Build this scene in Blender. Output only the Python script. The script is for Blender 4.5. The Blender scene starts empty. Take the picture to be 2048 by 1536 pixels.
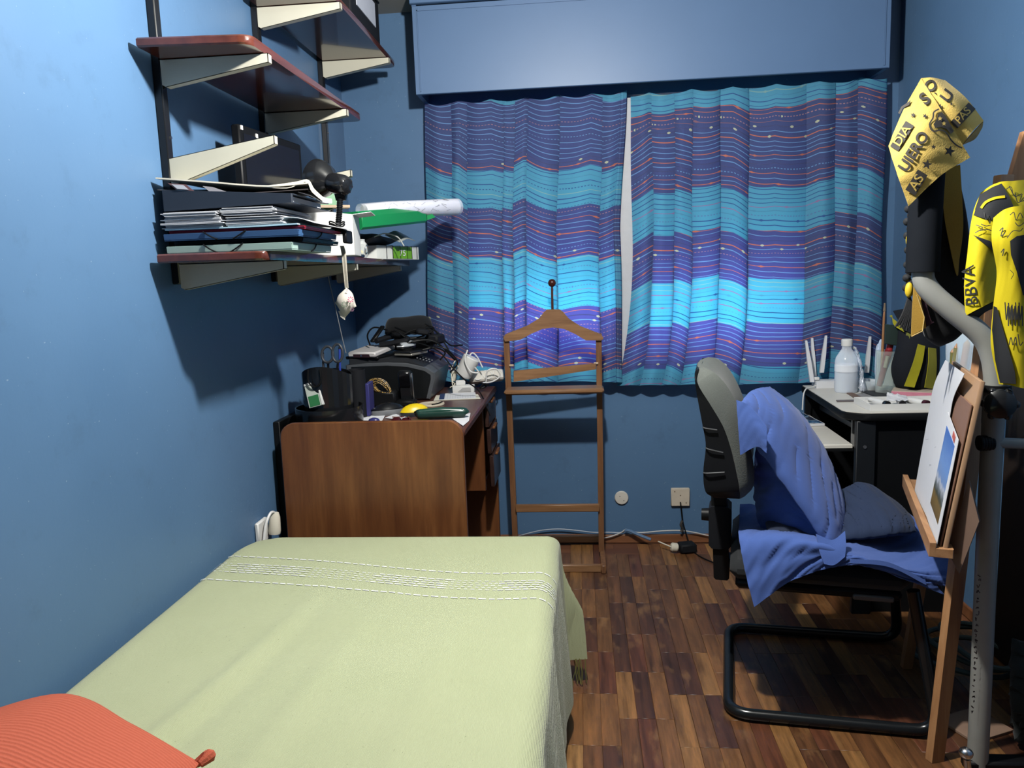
import bpy, bmesh, math, random
import numpy as np
from mathutils import Matrix, Vector
random.seed(7); rng = np.random.default_rng(7)
scn = bpy.context.scene; COL = scn.collection
R_ = math.radians
# ------------------------------------------------------------------ camera, world, lamp, exposure
FPX, CAMZ = 1538.0, 1.26
YAW, TILT, ROLL = R_(5.25), R_(8.0), R_(2.0)
D = np.array([-math.sin(YAW)*math.cos(TILT), math.cos(YAW)*math.cos(TILT), -math.sin(TILT)])
Rr = np.array([math.cos(YAW), math.sin(YAW), 0.0]); Uu = np.cross(Rr, D)
RX = math.cos(ROLL)*Rr - math.sin(ROLL)*Uu; UX = math.sin(ROLL)*Rr + math.cos(ROLL)*Uu
EYE = np.array([0.0, 0.0, CAMZ])
cam = bpy.data.cameras.new('camera'); camo = bpy.data.objects.new('camera', cam); COL.objects.link(camo)
camo.matrix_world = Matrix(((RX[0], UX[0], -D[0], 0), (RX[1], UX[1], -D[1], 0), (RX[2], UX[2], -D[2], CAMZ), (0, 0, 0, 1)))
cam.sensor_width = 36.0; cam.lens = 36.0*FPX/2048; cam.clip_start = 0.02
scn.camera = camo
w = bpy.data.worlds.new('sky'); scn.world = w; w.use_nodes = True
w.node_tree.nodes['Background'].inputs['Color'].default_value = (0.80, 0.92, 1.0, 1)
w.node_tree.nodes['Background'].inputs['Strength'].default_value = 13.0
LAMP = (-0.02, 1.57, 2.13)
l = bpy.data.lights.new('ceiling_bulb_light', 'POINT'); l.energy = 183; l.color = (1.0, 0.975, 0.93); l.shadow_soft_size = 0.035
lo = bpy.data.objects.new('ceiling_bulb_light', l); lo.location = LAMP; COL.objects.link(lo)
scn.view_settings.view_transform = 'Standard'; scn.view_settings.look = 'None'
scn.view_settings.exposure = 0.0; scn.view_settings.gamma = 1.0; scn.view_settings.use_curve_mapping = False
try: scn.cycles.use_denoising = True; scn.cycles.max_bounces = 10; scn.cycles.transparent_max_bounces = 16
except Exception: pass

# a point of the room seen at pixel (x, y) of the 2048x1536 photo, at depth Y, on plane z or on plane X
def _ray(x, y): return D*FPX + RX*(x-1024) - UX*(y-768)
def at(x, y, Y): r = _ray(x, y); return EYE + r*(Y/r[1])
def atz(x, y, z): r = _ray(x, y); return EYE + r*((z-CAMZ)/r[2])
def atx(x, y, X): r = _ray(x, y); return EYE + r*(X/r[0])
def V(*a): return np.array(a, float)
def rotm(axis, deg): return np.array(Matrix.Rotation(R_(deg), 3, axis))

# ------------------------------------------------------------------ mesh builder
def catmull(P, n):
    P = np.asarray(P, float); m = len(P)
    if m == 2:
        t = np.linspace(0, 1, n)[:, None]; t = t.reshape((n,)+(1,)*(P.ndim-1)); return P[0]*(1-t)+P[1]*t
    Q = np.concatenate([[2*P[0]-P[1]], P, [2*P[-1]-P[-2]]]); out = []
    for s in np.linspace(0, m-1, n):
        i = min(int(s), m-2); t = s-i; a, b, c, d = Q[i], Q[i+1], Q[i+2], Q[i+3]
        out.append(0.5*((2*b)+(-a+c)*t+(2*a-5*b+4*c-d)*t*t+(-a+3*b-3*c+d)*t**3))
    return np.array(out)
def gridsurf(ctrl, nu, nv):
    c = np.asarray(ctrl, float); a = catmull(c, nu); return np.swapaxes(catmull(np.swapaxes(a, 0, 1), nv), 0, 1)
def gnorm(G):
    du = np.gradient(G, axis=0); dv = np.gradient(G, axis=1); n = np.cross(du, dv)
    return n/(np.linalg.norm(n, axis=2, keepdims=True)+1e-12)
class MB:
    def __init__(s): s.v = []; s.f = []; s.uv = []
    def add(s, v, f, uv=None):
        o = len(s.v); s.v += [tuple(map(float, p)) for p in v]; s.f += [tuple(i+o for i in q) for q in f]
        s.uv += list(uv) if uv is not None else [(0.0, 0.0)]*len(v); return s
    def box(s, c, d, rot=None, bev=0.0):
        c = np.array(c, float); h = np.array(d, float)/2
        if bev <= 0:
            v = [V(x, y, z)*h for x in (-1, 1) for y in (-1, 1) for z in (-1, 1)]
            f = [(0, 1, 3, 2), (4, 6, 7, 5), (0, 4, 5, 1), (2, 3, 7, 6), (0, 2, 6, 4), (1, 5, 7, 3)]
        else:
            b = min(bev, h.min()*0.98); v = []; idx = {}
            for x in (-1, 1):
                for y in (-1, 1):
                    for z in (-1, 1):
                        for a in range(3):
                            p = V(x, y, z)*(h-b); p[a] = (x, y, z)[a]*h[a]; idx[(x, y, z, a)] = len(v); v.append(p)
            f = []
            for a in range(3):
                o = [k for k in range(3) if k != a]
                for sg in (-1, 1):
                    q = []
                    for (p1, p2) in ((-1, -1), (1, -1), (1, 1), (-1, 1)):
                        t = [0, 0, 0]; t[a] = sg; t[o[0]] = p1; t[o[1]] = p2; q.append(idx[(*t, a)])
                    f.append(tuple(q))
                for p1 in (-1, 1):
                    for p2 in (-1, 1):
                        t = [0, 0, 0]; t[o[0]] = p1; t[o[1]] = p2; t[a] = -1; u = list(t); u[a] = 1
                        f.append((idx[(*t, o[0])], idx[(*u, o[0])], idx[(*u, o[1])], idx[(*t, o[1])]))
            for x in (-1, 1):
                for y in (-1, 1):
                    for z in (-1, 1): f.append(tuple(idx[(x, y, z, a)] for a in range(3)))
        if rot is not None: v = [rot @ p for p in v]
        return s.add([p+c for p in v], f)
    def tube(s, pts, r, n=10, closed=False, cap=True, smooth=0):
        P = np.array(pts, float)
        if smooth: P = catmull(P, smooth)
        m = len(P); rr = np.full(m, r, float) if np.isscalar(r) else np.interp(np.linspace(0, 1, m), np.linspace(0, 1, len(r)), r)
        T = np.gradient(P, axis=0)
        if closed: T = np.roll(P, -1, 0)-np.roll(P, 1, 0)
        T /= (np.linalg.norm(T, axis=1, keepdims=True)+1e-12)
        a = V(0, 0, 1) if abs(T[0][2]) < .9 else V(1, 0, 0); N = np.cross(T[0], a); N /= np.linalg.norm(N); v = []; f = []
        for i in range(m):
            N = N-T[i]*(N@T[i]); N /= np.linalg.norm(N)+1e-12; Bn = np.cross(T[i], N)
            for k in range(n):
                t = 2*math.pi*k/n; v.append(P[i]+rr[i]*(math.cos(t)*N+math.sin(t)*Bn))
        for i in range(m if closed else m-1):
            j = (i+1) % m
            for k in range(n): f.append((i*n+k, i*n+(k+1) % n, j*n+(k+1) % n, j*n+k))
        if cap and not closed: f += [tuple(range(n))[::-1], tuple((m-1)*n+k for k in range(n))]
        return s.add(v, f)
    def cyl(s, a, b, r, r2=None, n=20): return s.tube([a, b], [r, r if r2 is None else r2], n)
    def lathe(s, prof, o=(0, 0, 0), axis=(0, 0, 1), n=28):
        ax = np.array(axis, float); ax /= np.linalg.norm(ax); a = V(1, 0, 0) if abs(ax[0]) < .9 else V(0, 1, 0)
        x = np.cross(ax, a); x /= np.linalg.norm(x); y = np.cross(ax, x); v = []; f = []; m = len(prof); o = np.array(o, float)
        for (r, h) in prof:
            for k in range(n):
                t = 2*math.pi*k/n; v.append(o+ax*h+max(r, 1e-4)*(math.cos(t)*x+math.sin(t)*y))
        for i in range(m-1):
            for k in range(n): f.append((i*n+k, i*n+(k+1) % n, (i+1)*n+(k+1) % n, (i+1)*n+k))
        if prof[0][0] > 1e-3 and prof[0] != prof[-1]: f.append(tuple(range(n))[::-1])
        if prof[-1][0] > 1e-3 and prof[0] != prof[-1]: f.append(tuple((m-1)*n+k for k in range(n)))
        return s.add(v, f)
    def prism(s, pts, ext, bev=0.0):
        """closed outline of 3D points, extruded by the vector ext, with an optional small chamfer"""
        P = np.array(pts, float); e = np.array(ext, float); n = len(P)
        if bev > 0:
            c = P.mean(0); L = np.linalg.norm(e); en = e/L
            I = P+(c-P)/np.linalg.norm(c-P, axis=1, keepdims=True)*bev
            rings = [I, P+en*bev, P+e-en*bev, I+e]
        else: rings = [P, P+e]
        v = np.concatenate(rings); f = [tuple(range(n))[::-1], tuple((len(rings)-1)*n+k for k in range(n))]
        for r in range(len(rings)-1):
            for k in range(n): f.append((r*n+k, r*n+(k+1) % n, (r+1)*n+(k+1) % n, (r+1)*n+k))
        return s.add(v, f)
    def ball(s, c, r, nu=12, nv=18, rot=None):
        r = V(r, r, r) if np.isscalar(r) else np.array(r, float); v = []; f = []
        for i in range(nu+1):
            t = math.pi*i/nu
            for k in range(nv):
                p = 2*math.pi*k/nv; q = V(math.sin(t)*math.cos(p), math.sin(t)*math.sin(p), math.cos(t))*r
                v.append((rot @ q if rot is not None else q)+np.array(c, float))
        for i in range(nu):
            for k in range(nv): f.append((i*nv+k, i*nv+(k+1) % nv, (i+1)*nv+(k+1) % nv, (i+1)*nv+k))
        return s.add(v, f)
    def sheet(s, G, th=0.003):
        G = np.asarray(G); N = gnorm(G); a, b = G.shape[:2]; top = (G+N*th/2).reshape(-1, 3); bot = (G-N*th/2).reshape(-1, 3)
        uv = [(i/(a-1), j/(b-1)) for i in range(a) for j in range(b)]; f = []; o = a*b
        for i in range(a-1):
            for j in range(b-1):
                q = (i*b+j, (i+1)*b+j, (i+1)*b+j+1, i*b+j+1); f.append(q); f.append(tuple(k+o for k in q[::-1]))
        rim = [i*b for i in range(a)]+[(a-1)*b+j for j in range(1, b)]+[i*b+b-1 for i in range(a-2, -1, -1)]+[j for j in range(b-2, 0, -1)]
        for k in range(len(rim)):
            p, q = rim[k], rim[(k+1) % len(rim)]; f.append((p, q, q+o, p+o))
        return s.add(np.concatenate([top, bot]), f, uv+uv)
    def pillow(s, G, T, T2=None, pw=2.2):
        G = np.asarray(G); N = gnorm(G); a, b = G.shape[:2]; u = np.linspace(-1, 1, a)[:, None]; v = np.linspace(-1, 1, b)[None, :]
        pr = (np.clip(1-np.abs(u)**pw, 0, 1)*np.clip(1-np.abs(v)**pw, 0, 1))**.5; T2 = T if T2 is None else T2
        top = (G+N*(T*pr+.002)[:, :, None]).reshape(-1, 3); bot = (G-N*(T2*pr+.002)[:, :, None]).reshape(-1, 3)
        uv = [(i/(a-1), j/(b-1)) for i in range(a) for j in range(b)]; f = []; o = a*b
        for i in range(a-1):
            for j in range(b-1):
                q = (i*b+j, (i+1)*b+j, (i+1)*b+j+1, i*b+j+1); f.append(q); f.append(tuple(k+o for k in q[::-1]))
        rim = [i*b for i in range(a)]+[(a-1)*b+j for j in range(1, b)]+[i*b+b-1 for i in range(a-2, -1, -1)]+[j for j in range(b-2, 0, -1)]
        for k in range(len(rim)):
            p, q = rim[k], rim[(k+1) % len(rim)]; f.append((p, q, q+o, p+o))
        return s.add(np.concatenate([top, bot]), f, uv+uv)
    def obj(s, name, m, parent=None, sharp=38, **kw):
        off = np.array(parent['_o']) if parent is not None else V(0, 0, 0)
        me = bpy.data.meshes.new(name); me.from_pydata([tuple(np.array(p)-off) for p in s.v], [], s.f)
        bm = bmesh.new(); bm.from_mesh(me); bmesh.ops.recalc_face_normals(bm, faces=bm.faces[:]); bm.to_mesh(me); bm.free()
        if any(q != (0.0, 0.0) for q in s.uv):
            ul = me.uv_layers.new(name='UVMap'); arr = np.array(s.uv); li = np.empty(len(me.loops), int); me.loops.foreach_get('vertex_index', li)
            ul.data.foreach_set('uv', arr[li].astype(np.float32).ravel())
        me.shade_smooth(); me.set_sharp_from_angle(angle=R_(sharp)); me.materials.append(m)
        o = bpy.data.objects.new(name, me); COL.objects.link(o)
        o['_o'] = [float(a) for a in off]
        if parent is not None: o.parent = parent
        for k, a in kw.items(): o[k] = a
        return o
def thing(name, label, cat, loc=(0, 0, 0), group=None):
    o = bpy.data.objects.new(name, None); COL.objects.link(o); o.location = loc; o.empty_display_size = .05
    o['_o'] = [float(a) for a in loc]; o['label'] = label; o['category'] = cat
    if group: o['group'] = group
    return o
def tag(o, label, cat, group=None):
    o['label'] = label; o['category'] = cat
    if group: o['group'] = group
    return o
def sub(parent_obj, child):            # make child a sub-part of a part mesh (same origin offset)
    child.parent = parent_obj; return child
def structure(o): o['kind'] = 'structure'; return o
def text_verts(txt, size=1.0, bold=0.0):
    cu = bpy.data.curves.new('t', 'FONT'); cu.body = txt; cu.size = size; cu.align_x = 'CENTER'; cu.align_y = 'CENTER'; cu.offset = bold*size
    o = bpy.data.objects.new('t', cu); COL.objects.link(o); dg = bpy.context.evaluated_depsgraph_get(); dg.update()
    me = bpy.data.meshes.new_from_object(o.evaluated_get(dg)); bm = bmesh.new(); bm.from_mesh(me)
    bmesh.ops.triangulate(bm, faces=bm.faces[:])
    es = [e for e in bm.edges if e.calc_length() > size*.25]
    if es: bmesh.ops.subdivide_edges(bm, edges=es, cuts=2); bmesh.ops.triangulate(bm, faces=bm.faces[:])
    v = np.array([p.co[:2] for p in bm.verts]) if len(bm.verts) else np.zeros((0, 2)); f = [tuple(q.index for q in p.verts) for p in bm.faces]
    bm.free(); bpy.data.objects.remove(o); bpy.data.curves.remove(cu); bpy.data.meshes.remove(me); return v, f
def ribbon2d(P, wd):
    P = np.array(P, float); T = np.gradient(P, axis=0); T /= (np.linalg.norm(T, axis=1, keepdims=True)+1e-9); N = np.stack([-T[:, 1], T[:, 0]], 1)*wd/2
    n = len(P); return np.concatenate([P+N, P-N]), [(i, i+1, n+i+1, n+i) for i in range(n-1)]

# ------------------------------------------------------------------ materials
def nodes(name):
    m = bpy.data.materials.new(name); m.use_nodes = True; nt = m.node_tree; return m, nt, nt.nodes['Principled BSDF']
def N_(nt, t, **kw):
    n = nt.nodes.new(t)
    for k, v in kw.items(): setattr(n, k, v)
    return n
def mixc(nt, fac, a, b, bt='MIX'):
    n = N_(nt, 'ShaderNodeMix', data_type='RGBA', blend_type=bt)
    for sk, val in ((n.inputs[0], fac), (n.inputs[6], a), (n.inputs[7], b)):
        if hasattr(val, 'is_linked') or hasattr(val, 'links'): nt.links.new(val, sk)
        else: sk.default_value = val if not isinstance(val, tuple) else (*val[:3], 1)
    return n.outputs[2]
def math_(nt, op, a, b=0.0, c=0.0):
    n = N_(nt, 'ShaderNodeMath', operation=op)
    for i, val in enumerate((a, b, c)):
        if hasattr(val, 'links'): nt.links.new(val, n.inputs[i])
        else: n.inputs[i].default_value = val
    return n.outputs[0]
def mapped(nt, coord='Object', scale=(1, 1, 1), rand=False):
    tc = N_(nt, 'ShaderNodeTexCoord'); mp = N_(nt, 'ShaderNodeMapping'); mp.inputs['Scale'].default_value = scale
    nt.links.new(tc.outputs[coord], mp.inputs['Vector'])
    if rand:
        oi = N_(nt, 'ShaderNodeObjectInfo'); k = math_(nt, 'MULTIPLY', oi.outputs['Random'], 37.0); nt.links.new(k, mp.inputs['Location'])
    return mp.outputs[0]
def ramp(nt, fac, stops, interp='LINEAR'):
    r = N_(nt, 'ShaderNodeValToRGB'); r.color_ramp.interpolation = interp; e = r.color_ramp.elements
    while len(e) < len(stops): e.new(0.5)
    for k, (p, c) in zip(e, stops): k.position = p; k.color = (*c, 1)
    nt.links.new(fac, r.inputs[0]); return r.outputs[0]
def bump(nt, bs, h, st=.2, dist=.002):
    b = N_(nt, 'ShaderNodeBump'); b.inputs['Strength'].default_value = st; b.inputs['Distance'].default_value = dist
    nt.links.new(h, b.inputs['Height']); nt.links.new(b.outputs[0], bs.inputs['Normal'])
def noise(nt, vec, sc, det=4, ro=.55):
    n = N_(nt, 'ShaderNodeTexNoise'); n.inputs['Scale'].default_value = sc; n.inputs['Detail'].default_value = det; n.inputs['Roughness'].default_value = ro
    nt.links.new(vec, n.inputs['Vector']); return n.outputs['Fac']
RK = .72                                  # overall reflectance of the room's paints and cloths
def sc3(c): return tuple(x*RK for x in c)
_mc = {}
def plain(c, rough=.5, metal=0.0, var=.12, sc=30, bmp=0.0, spec=.4, key=''):
    if not metal: c = sc3(c)
    k = (c, rough, metal, var, sc, bmp, spec, key)
    if k in _mc: return _mc[k]
    m, nt, bs = nodes('paint_%d' % len(_mc)); v = mapped(nt); f = noise(nt, v, sc)
    nt.links.new(mixc(nt, f, tuple(x*(1-var) for x in c), tuple(min(1, x*(1+var)) for x in c)), bs.inputs['Base Color'])
    bs.inputs['Roughness'].default_value = rough; bs.inputs['Metallic'].default_value = metal; bs.inputs['Specular IOR Level'].default_value = spec
    if bmp: bump(nt, bs, noise(nt, v, sc*6), bmp, .002)
    _mc[k] = m; return m
def fabric(name, c, sc=900, st=.35, var=.15, rough=.9, sheen=.1):
    c = sc3(c)
    m, nt, bs = nodes(name); v = mapped(nt); f = noise(nt, v, 25); g = noise(nt, v, sc, 2)
    col = mixc(nt, f, tuple(x*(1-var) for x in c), tuple(min(1, x*(1+var)) for x in c)); col = mixc(nt, g, tuple(x*.8 for x in c), col, 'MIX')
    nt.links.new(col, bs.inputs['Base Color']); bs.inputs['Roughness'].default_value = rough; bs.inputs['Sheen Weight'].default_value = sheen
    bs.inputs['Specular IOR Level'].default_value = .2
    bump(nt, bs, g, st, .0015); return m
def wood(name, stops, scale=(30, 2, 30), rough=.35, rand=False, st=.05, coat=0.0):
    stops = [(p, sc3(c)) for p, c in stops]
    m, nt, bs = nodes(name); v = mapped(nt, 'Object', scale, rand); f = noise(nt, v, 1.6, 8, .65)
    nt.links.new(ramp(nt, f, stops), bs.inputs['Base Color']); bs.inputs['Roughness'].default_value = rough; bs.inputs['Coat Weight'].default_value = coat
    bump(nt, bs, f, st, .001); return m
def glassy(name, c=(1, 1, 1), alpha=.2, rough=.05):
    m, nt, bs = nodes(name); tr = N_(nt, 'ShaderNodeBsdfTransparent'); tr.inputs[0].default_value = (*c, 1); mx = N_(nt, 'ShaderNodeMixShader')
    bs.inputs['Base Color'].default_value = (*c, 1); bs.inputs['Roughness'].default_value = rough
    fr = N_(nt, 'ShaderNodeLayerWeight'); fr.inputs[0].default_value = .35
    nt.links.new(math_(nt, 'MULTIPLY_ADD', fr.outputs['Facing'], .45, alpha), mx.inputs[0])
    nt.links.new(tr.outputs[0], mx.inputs[1]); nt.links.new(bs.outputs[0], mx.inputs[2]); nt.links.new(mx.outputs[0], nt.nodes['Material Output'].inputs[0]); return m

def wall_mat():
    m, nt, bs = nodes('blue_wall_paint'); v = mapped(nt); a = noise(nt, v, 1.3, 5); b = noise(nt, v, 9, 6, .7); c = noise(nt, v, 60, 3)
    col = mixc(nt, ramp(nt, a, [(.35, (0, 0, 0)), (.65, (1, 1, 1))]), sc3((.084, .174, .315)), sc3((.100, .200, .352)))
    sm = ramp(nt, b, [(.57, (0, 0, 0)), (.72, (1, 1, 1))]); col = mixc(nt, math_(nt, 'MULTIPLY', sm, .35), col, sc3((.066, .128, .22)))
    sp = ramp(nt, noise(nt, v, 120, 1), [(.77, (0, 0, 0)), (.79, (1, 1, 1))]); col = mixc(nt, math_(nt, 'MULTIPLY', sp, .4), col, (.30, .38, .45))
    nt.links.new(col, bs.inputs['Base Color']); bs.inputs['Roughness'].default_value = .42; bs.inputs['Specular IOR Level'].default_value = .35
    bump(nt, bs, c, .12, .002); return m
WALL = wall_mat()
PELMET = plain((.098, .180, .330), .45, var=.05, sc=6, bmp=.03)
CEIL = plain((.34, .35, .33), .9, var=.04, sc=8)
REAR = wood('dark_rear_wall', [(.3, (.030, .014, .008)), (.7, (.060, .028, .015))], (8, 8, 1), .6)  # dark finish made up for the unseen rear wall, to cut bounced light
MAHOG = wood('mahogany_varnish', [(.3, (.060, .016, .010)), (.55, (.100, .027, .017)), (.8, (.15, .045, .025))], (14, 2, 14), .16, st=.03, coat=.5)
DESKW = wood('worn_brown_veneer', [(.25, (.095, .030, .012)), (.5, (.165, .060, .020)), (.75, (.26, .105, .034))], (16, 16, 1.6), .34, st=.05)
DESKT = wood('dark_red_desk_top', [(.3, (.060, .022, .016)), (.7, (.13, .052, .036))], (18, 2, 18), .28)
VALET = wood('walnut_stain', [(.3, (.13, .055, .024)), (.55, (.22, .105, .048)), (.8, (.32, .165, .08))], (30, 30, 2.5), .38)
VALETH = wood('walnut_stain_lengthwise', [(.3, (.17, .08, .035)), (.55, (.28, .145, .066)), (.8, (.38, .21, .105))], (2.5, 30, 30), .38)
PINE = wood('pine', [(.3, (.30, .135, .055)), (.55, (.42, .21, .09)), (.8, (.52, .29, .14))], (30, 30, 2.2), .5)
PINEY = wood('pine_lengthwise', [(.3, (.33, .155, .065)), (.55, (.46, .24, .11)), (.8, (.56, .32, .16))], (30, 2.2, 30), .5)
BASEW = wood('baseboard_wood', [(.3, (.16, .060, .024)), (.7, (.30, .125, .055))], (2, 20, 20), .4)
HARDB = plain((.23, .125, .085), .6, var=.06, sc=60)
BLACKM = plain((.0065, .007, .008), .45, spec=.15); BLACKG = plain((.010, .011, .013), .18); BLACKR = plain((.012, .013, .016), .6, bmp=.1, spec=.12)
CREAM = plain((.58, .56, .45), .45, var=.06, sc=12); WHITE = plain((.78, .78, .76), .4, var=.02); PAPER = plain((.70, .71, .74), .7, var=.03)
CREAMP = plain((.74, .70, .58), .7, var=.05); NAVY = plain((.018, .028, .055), .4); STEEL = plain((.55, .56, .58), .25, 1.0, .05)
GREYP = plain((.29, .295, .275), .38, var=.10, sc=25, spec=.5); OFFW = plain((.70, .67, .60), .45, var=.05)
def planks_mat():
    m, nt, bs = nodes('parquet_strip'); oi = N_(nt, 'ShaderNodeObjectInfo')
    base = ramp(nt, oi.outputs['Random'], [(0, (.070, .029, .016)), (.20, (.120, .052, .022)), (.40, (.175, .080, .030)), (.56, (.105, .038, .020)), (.70, (.24, .118, .042)), (.82, (.145, .066, .025)), (.93, (.30, .160, .060))], 'CONSTANT')
    v = mapped(nt, 'Object', (34, 2.6, 34), True); f = noise(nt, v, 1.5, 9, .7); g = noise(nt, mapped(nt, 'Object', (9, 3, 9), True), 2.2, 5, .6)
    col = mixc(nt, 1.0, base, ramp(nt, f, [(.28, (.30, .25, .22)), (.5, (.95, .95, .95)), (.72, (1.75, 1.65, 1.5))]), 'MULTIPLY')
    col = mixc(nt, math_(nt, 'MULTIPLY', ramp(nt, g, [(.55, (0, 0, 0)), (.75, (1, 1, 1))]), .6), col, (.33, .175, .070)); col = mixc(nt, 1.0, col, (RK*1.08, RK*1.05, RK), 'MULTIPLY')
    nt.links.new(col, bs.inputs['Base Color']); bs.inputs['Roughness'].default_value = .36; bump(nt, bs, f, .06, .001); return m
PARQ = planks_mat()
def floor_mat():
    m, nt, bs = nodes('parquet_ground'); v = mapped(nt); b = N_(nt, 'ShaderNodeTexBrick'); b.inputs['Scale'].default_value = 1
    b.inputs['Brick Width'].default_value = .26; b.inputs['Row Height'].default_value = .052; b.inputs['Mortar Size'].default_value = .001
    b.inputs['Color1'].default_value = (.16, .065, .03, 1); b.inputs['Color2'].default_value = (.09, .035, .02, 1); b.inputs['Mortar'].default_value = (.02, .01, .006, 1)
    nt.links.new(v, b.inputs['Vector']); nt.links.new(b.outputs[0], bs.inputs['Base Color']); bs.inputs['Roughness'].default_value = .4; return m

# ------------------------------------------------------------------ the room
XL, XR, YB, YF, ZC = -1.043, 1.355, 3.511, -0.9, 2.418
structure(MB().box(((XL+XR)/2, (YB+YF)/2, -.027), (XR-XL+.3, YB-YF+.3, .048)).obj('floor', floor_mat()))
FLOOR = bpy.data.objects['floor']
structure(MB().box(((XL+XR)/2, (YB+YF)/2, ZC+.05), (XR-XL+.3, YB-YF+.3, .1)).obj('ceiling', CEIL))
structure(MB().box((XL-.06, (YB+YF)/2, ZC/2), (.12, YB-YF, ZC)).obj('wall_left', WALL))
structure(MB().box((XR+.06, (YB+YF)/2, ZC/2), (.12, YB-YF, ZC)).obj('wall_right', WALL))
structure(MB().box(((XL+XR)/2, YF-.06, ZC/2), (XR-XL+.3, .12, ZC)).obj('wall_front', REAR))
WX0, WX1, WZ0, WZ1 = -.47, .935, .90, 2.02           # window opening
wb = MB(); T = .20; yc = YB+T/2
wb.box(((XL-.1+WX0)/2, yc, ZC/2), (WX0-XL+.1, T, ZC)); wb.box(((WX1+XR+.1)/2, yc, ZC/2), (XR+.1-WX1, T, ZC))
wb.box(((WX0+WX1)/2, yc, WZ0/2), (WX1-WX0, T, WZ0)); wb.box(((WX0+WX1)/2, yc, (WZ1+ZC)/2), (WX1-WX0, T, ZC-WZ1))
structure(wb.obj('wall_back', WALL))
structure(MB().box(((XL+XR)/2, YB-.006, .021), (XR-XL, .012, .042), bev=.003).obj('baseboard_back', BASEW))
structure(MB().box((XR-.006, (YB+1.2)/2, .021), (.012, YB-1.2-.03, .042), bev=.003).obj('baseboard_right', BASEW))
structure(MB().box((XL+.006, (YB+1.2)/2, .021), (.012, YB-1.2-.03, .042), bev=.003).obj('baseboard_left', BASEW))
# window: frame, panes and roller shutter slats behind the curtains
wf = MB(); fy = YB+.10
for x in (WX0+.02, (WX0+WX1)/2, WX1-.02): wf.box((x, fy, (WZ0+WZ1)/2), (.04, .04, WZ1-WZ0))
for z in (WZ0+.02, WZ1-.02): wf.box(((WX0+WX1)/2, fy, z), (WX1-WX0, .04, .04))
WIN = structure(wf.obj('window_1', WHITE))
GLASS = glassy('window_glass', (.96, .99, 1), .05)
for a, b in ((WX0+.04, (WX0+WX1)/2-.02), ((WX0+WX1)/2+.02, WX1-.04)):
    MB().box(((a+b)/2, fy, (WZ0+WZ1)/2), (b-a, .005, WZ1-WZ0-.08)).obj('pane', GLASS, WIN)
SL = plain((.55, .55, .50), .5); slm = None
for k in range(17):
    z = WZ1-.025-k*.048
    if z < 1.19: break
    MB().box(((WX0+WX1)/2, YB+.165, z), (WX1-WX0-.004, .012, .046), bev=.004).obj('slat', SL, WIN)
# parquet strips, one object each
pm = MB().box((0, 0, -.0015), (.0510, .2592, .0045), bev=.0007).obj('plank', PARQ, FLOOR); pme = pm.data; first = True; PW = .1545/3
for c in range(-3, 9):
    for r in range(-1, 8):
        y = 2.054-.26/2+(r-1)*.26+(0 if c % 2 else .13)+.13
        if y < 1.42 or y > 3.37: continue
        for k in range(3):
            x = .085+c*.1545+(k+.5)*PW
            if x > XR-.03 or x < -.36: continue
            o = pm if first else bpy.data.objects.new('plank', pme)
            if not first: COL.objects.link(o); o.parent = FLOOR
            first = False; o.location = (x+random.uniform(-.0003, .0003), y, random.uniform(-.0004, .0002))
# shutter box (pelmet) over the window
px0, px1, pyf, pz0 = -.664, 1.238, 3.302, 2.022
pb = MB(); pb.box(((px0+px1)/2, pyf+.009, (pz0+2.372)/2), (px1-px0, .018, 2.372-pz0), bev=.002)
for x in (px0+.009, px1-.009): pb.box((x, (pyf+YB)/2, (pz0+ZC)/2), (.018, YB-pyf-.004, ZC-pz0-.004))
pb.box(((px0+px1)/2, (pyf+YB)/2, pz0+.16), (px1-px0-.03, YB-pyf-.03, .015))
PEL = structure(pb.obj('trim_1', PELMET))
MB().box(((px0+px1)/2, pyf-.006, 2.396), (px1-px0+.012, .024, .042), bev=.003).obj('top_moulding', PELMET, PEL)
pl = MB()
for x in (px0+.022, px1-.022): pl.box((x, pyf-.002, (pz0+2.372)/2), (.004, .005, 2.372-pz0-.02))
for z in (2.352,): pl.box(((px0+px1)/2, pyf-.002, z), (px1-px0-.04, .005, .004))
pl.obj('panel_bead', PELMET, PEL)
MB().box(((px0+px1)/2, 3.43, 2.06), (px1-px0-.06, .03, .02)).obj('curtain_rail', BLACKM, PEL)

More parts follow.
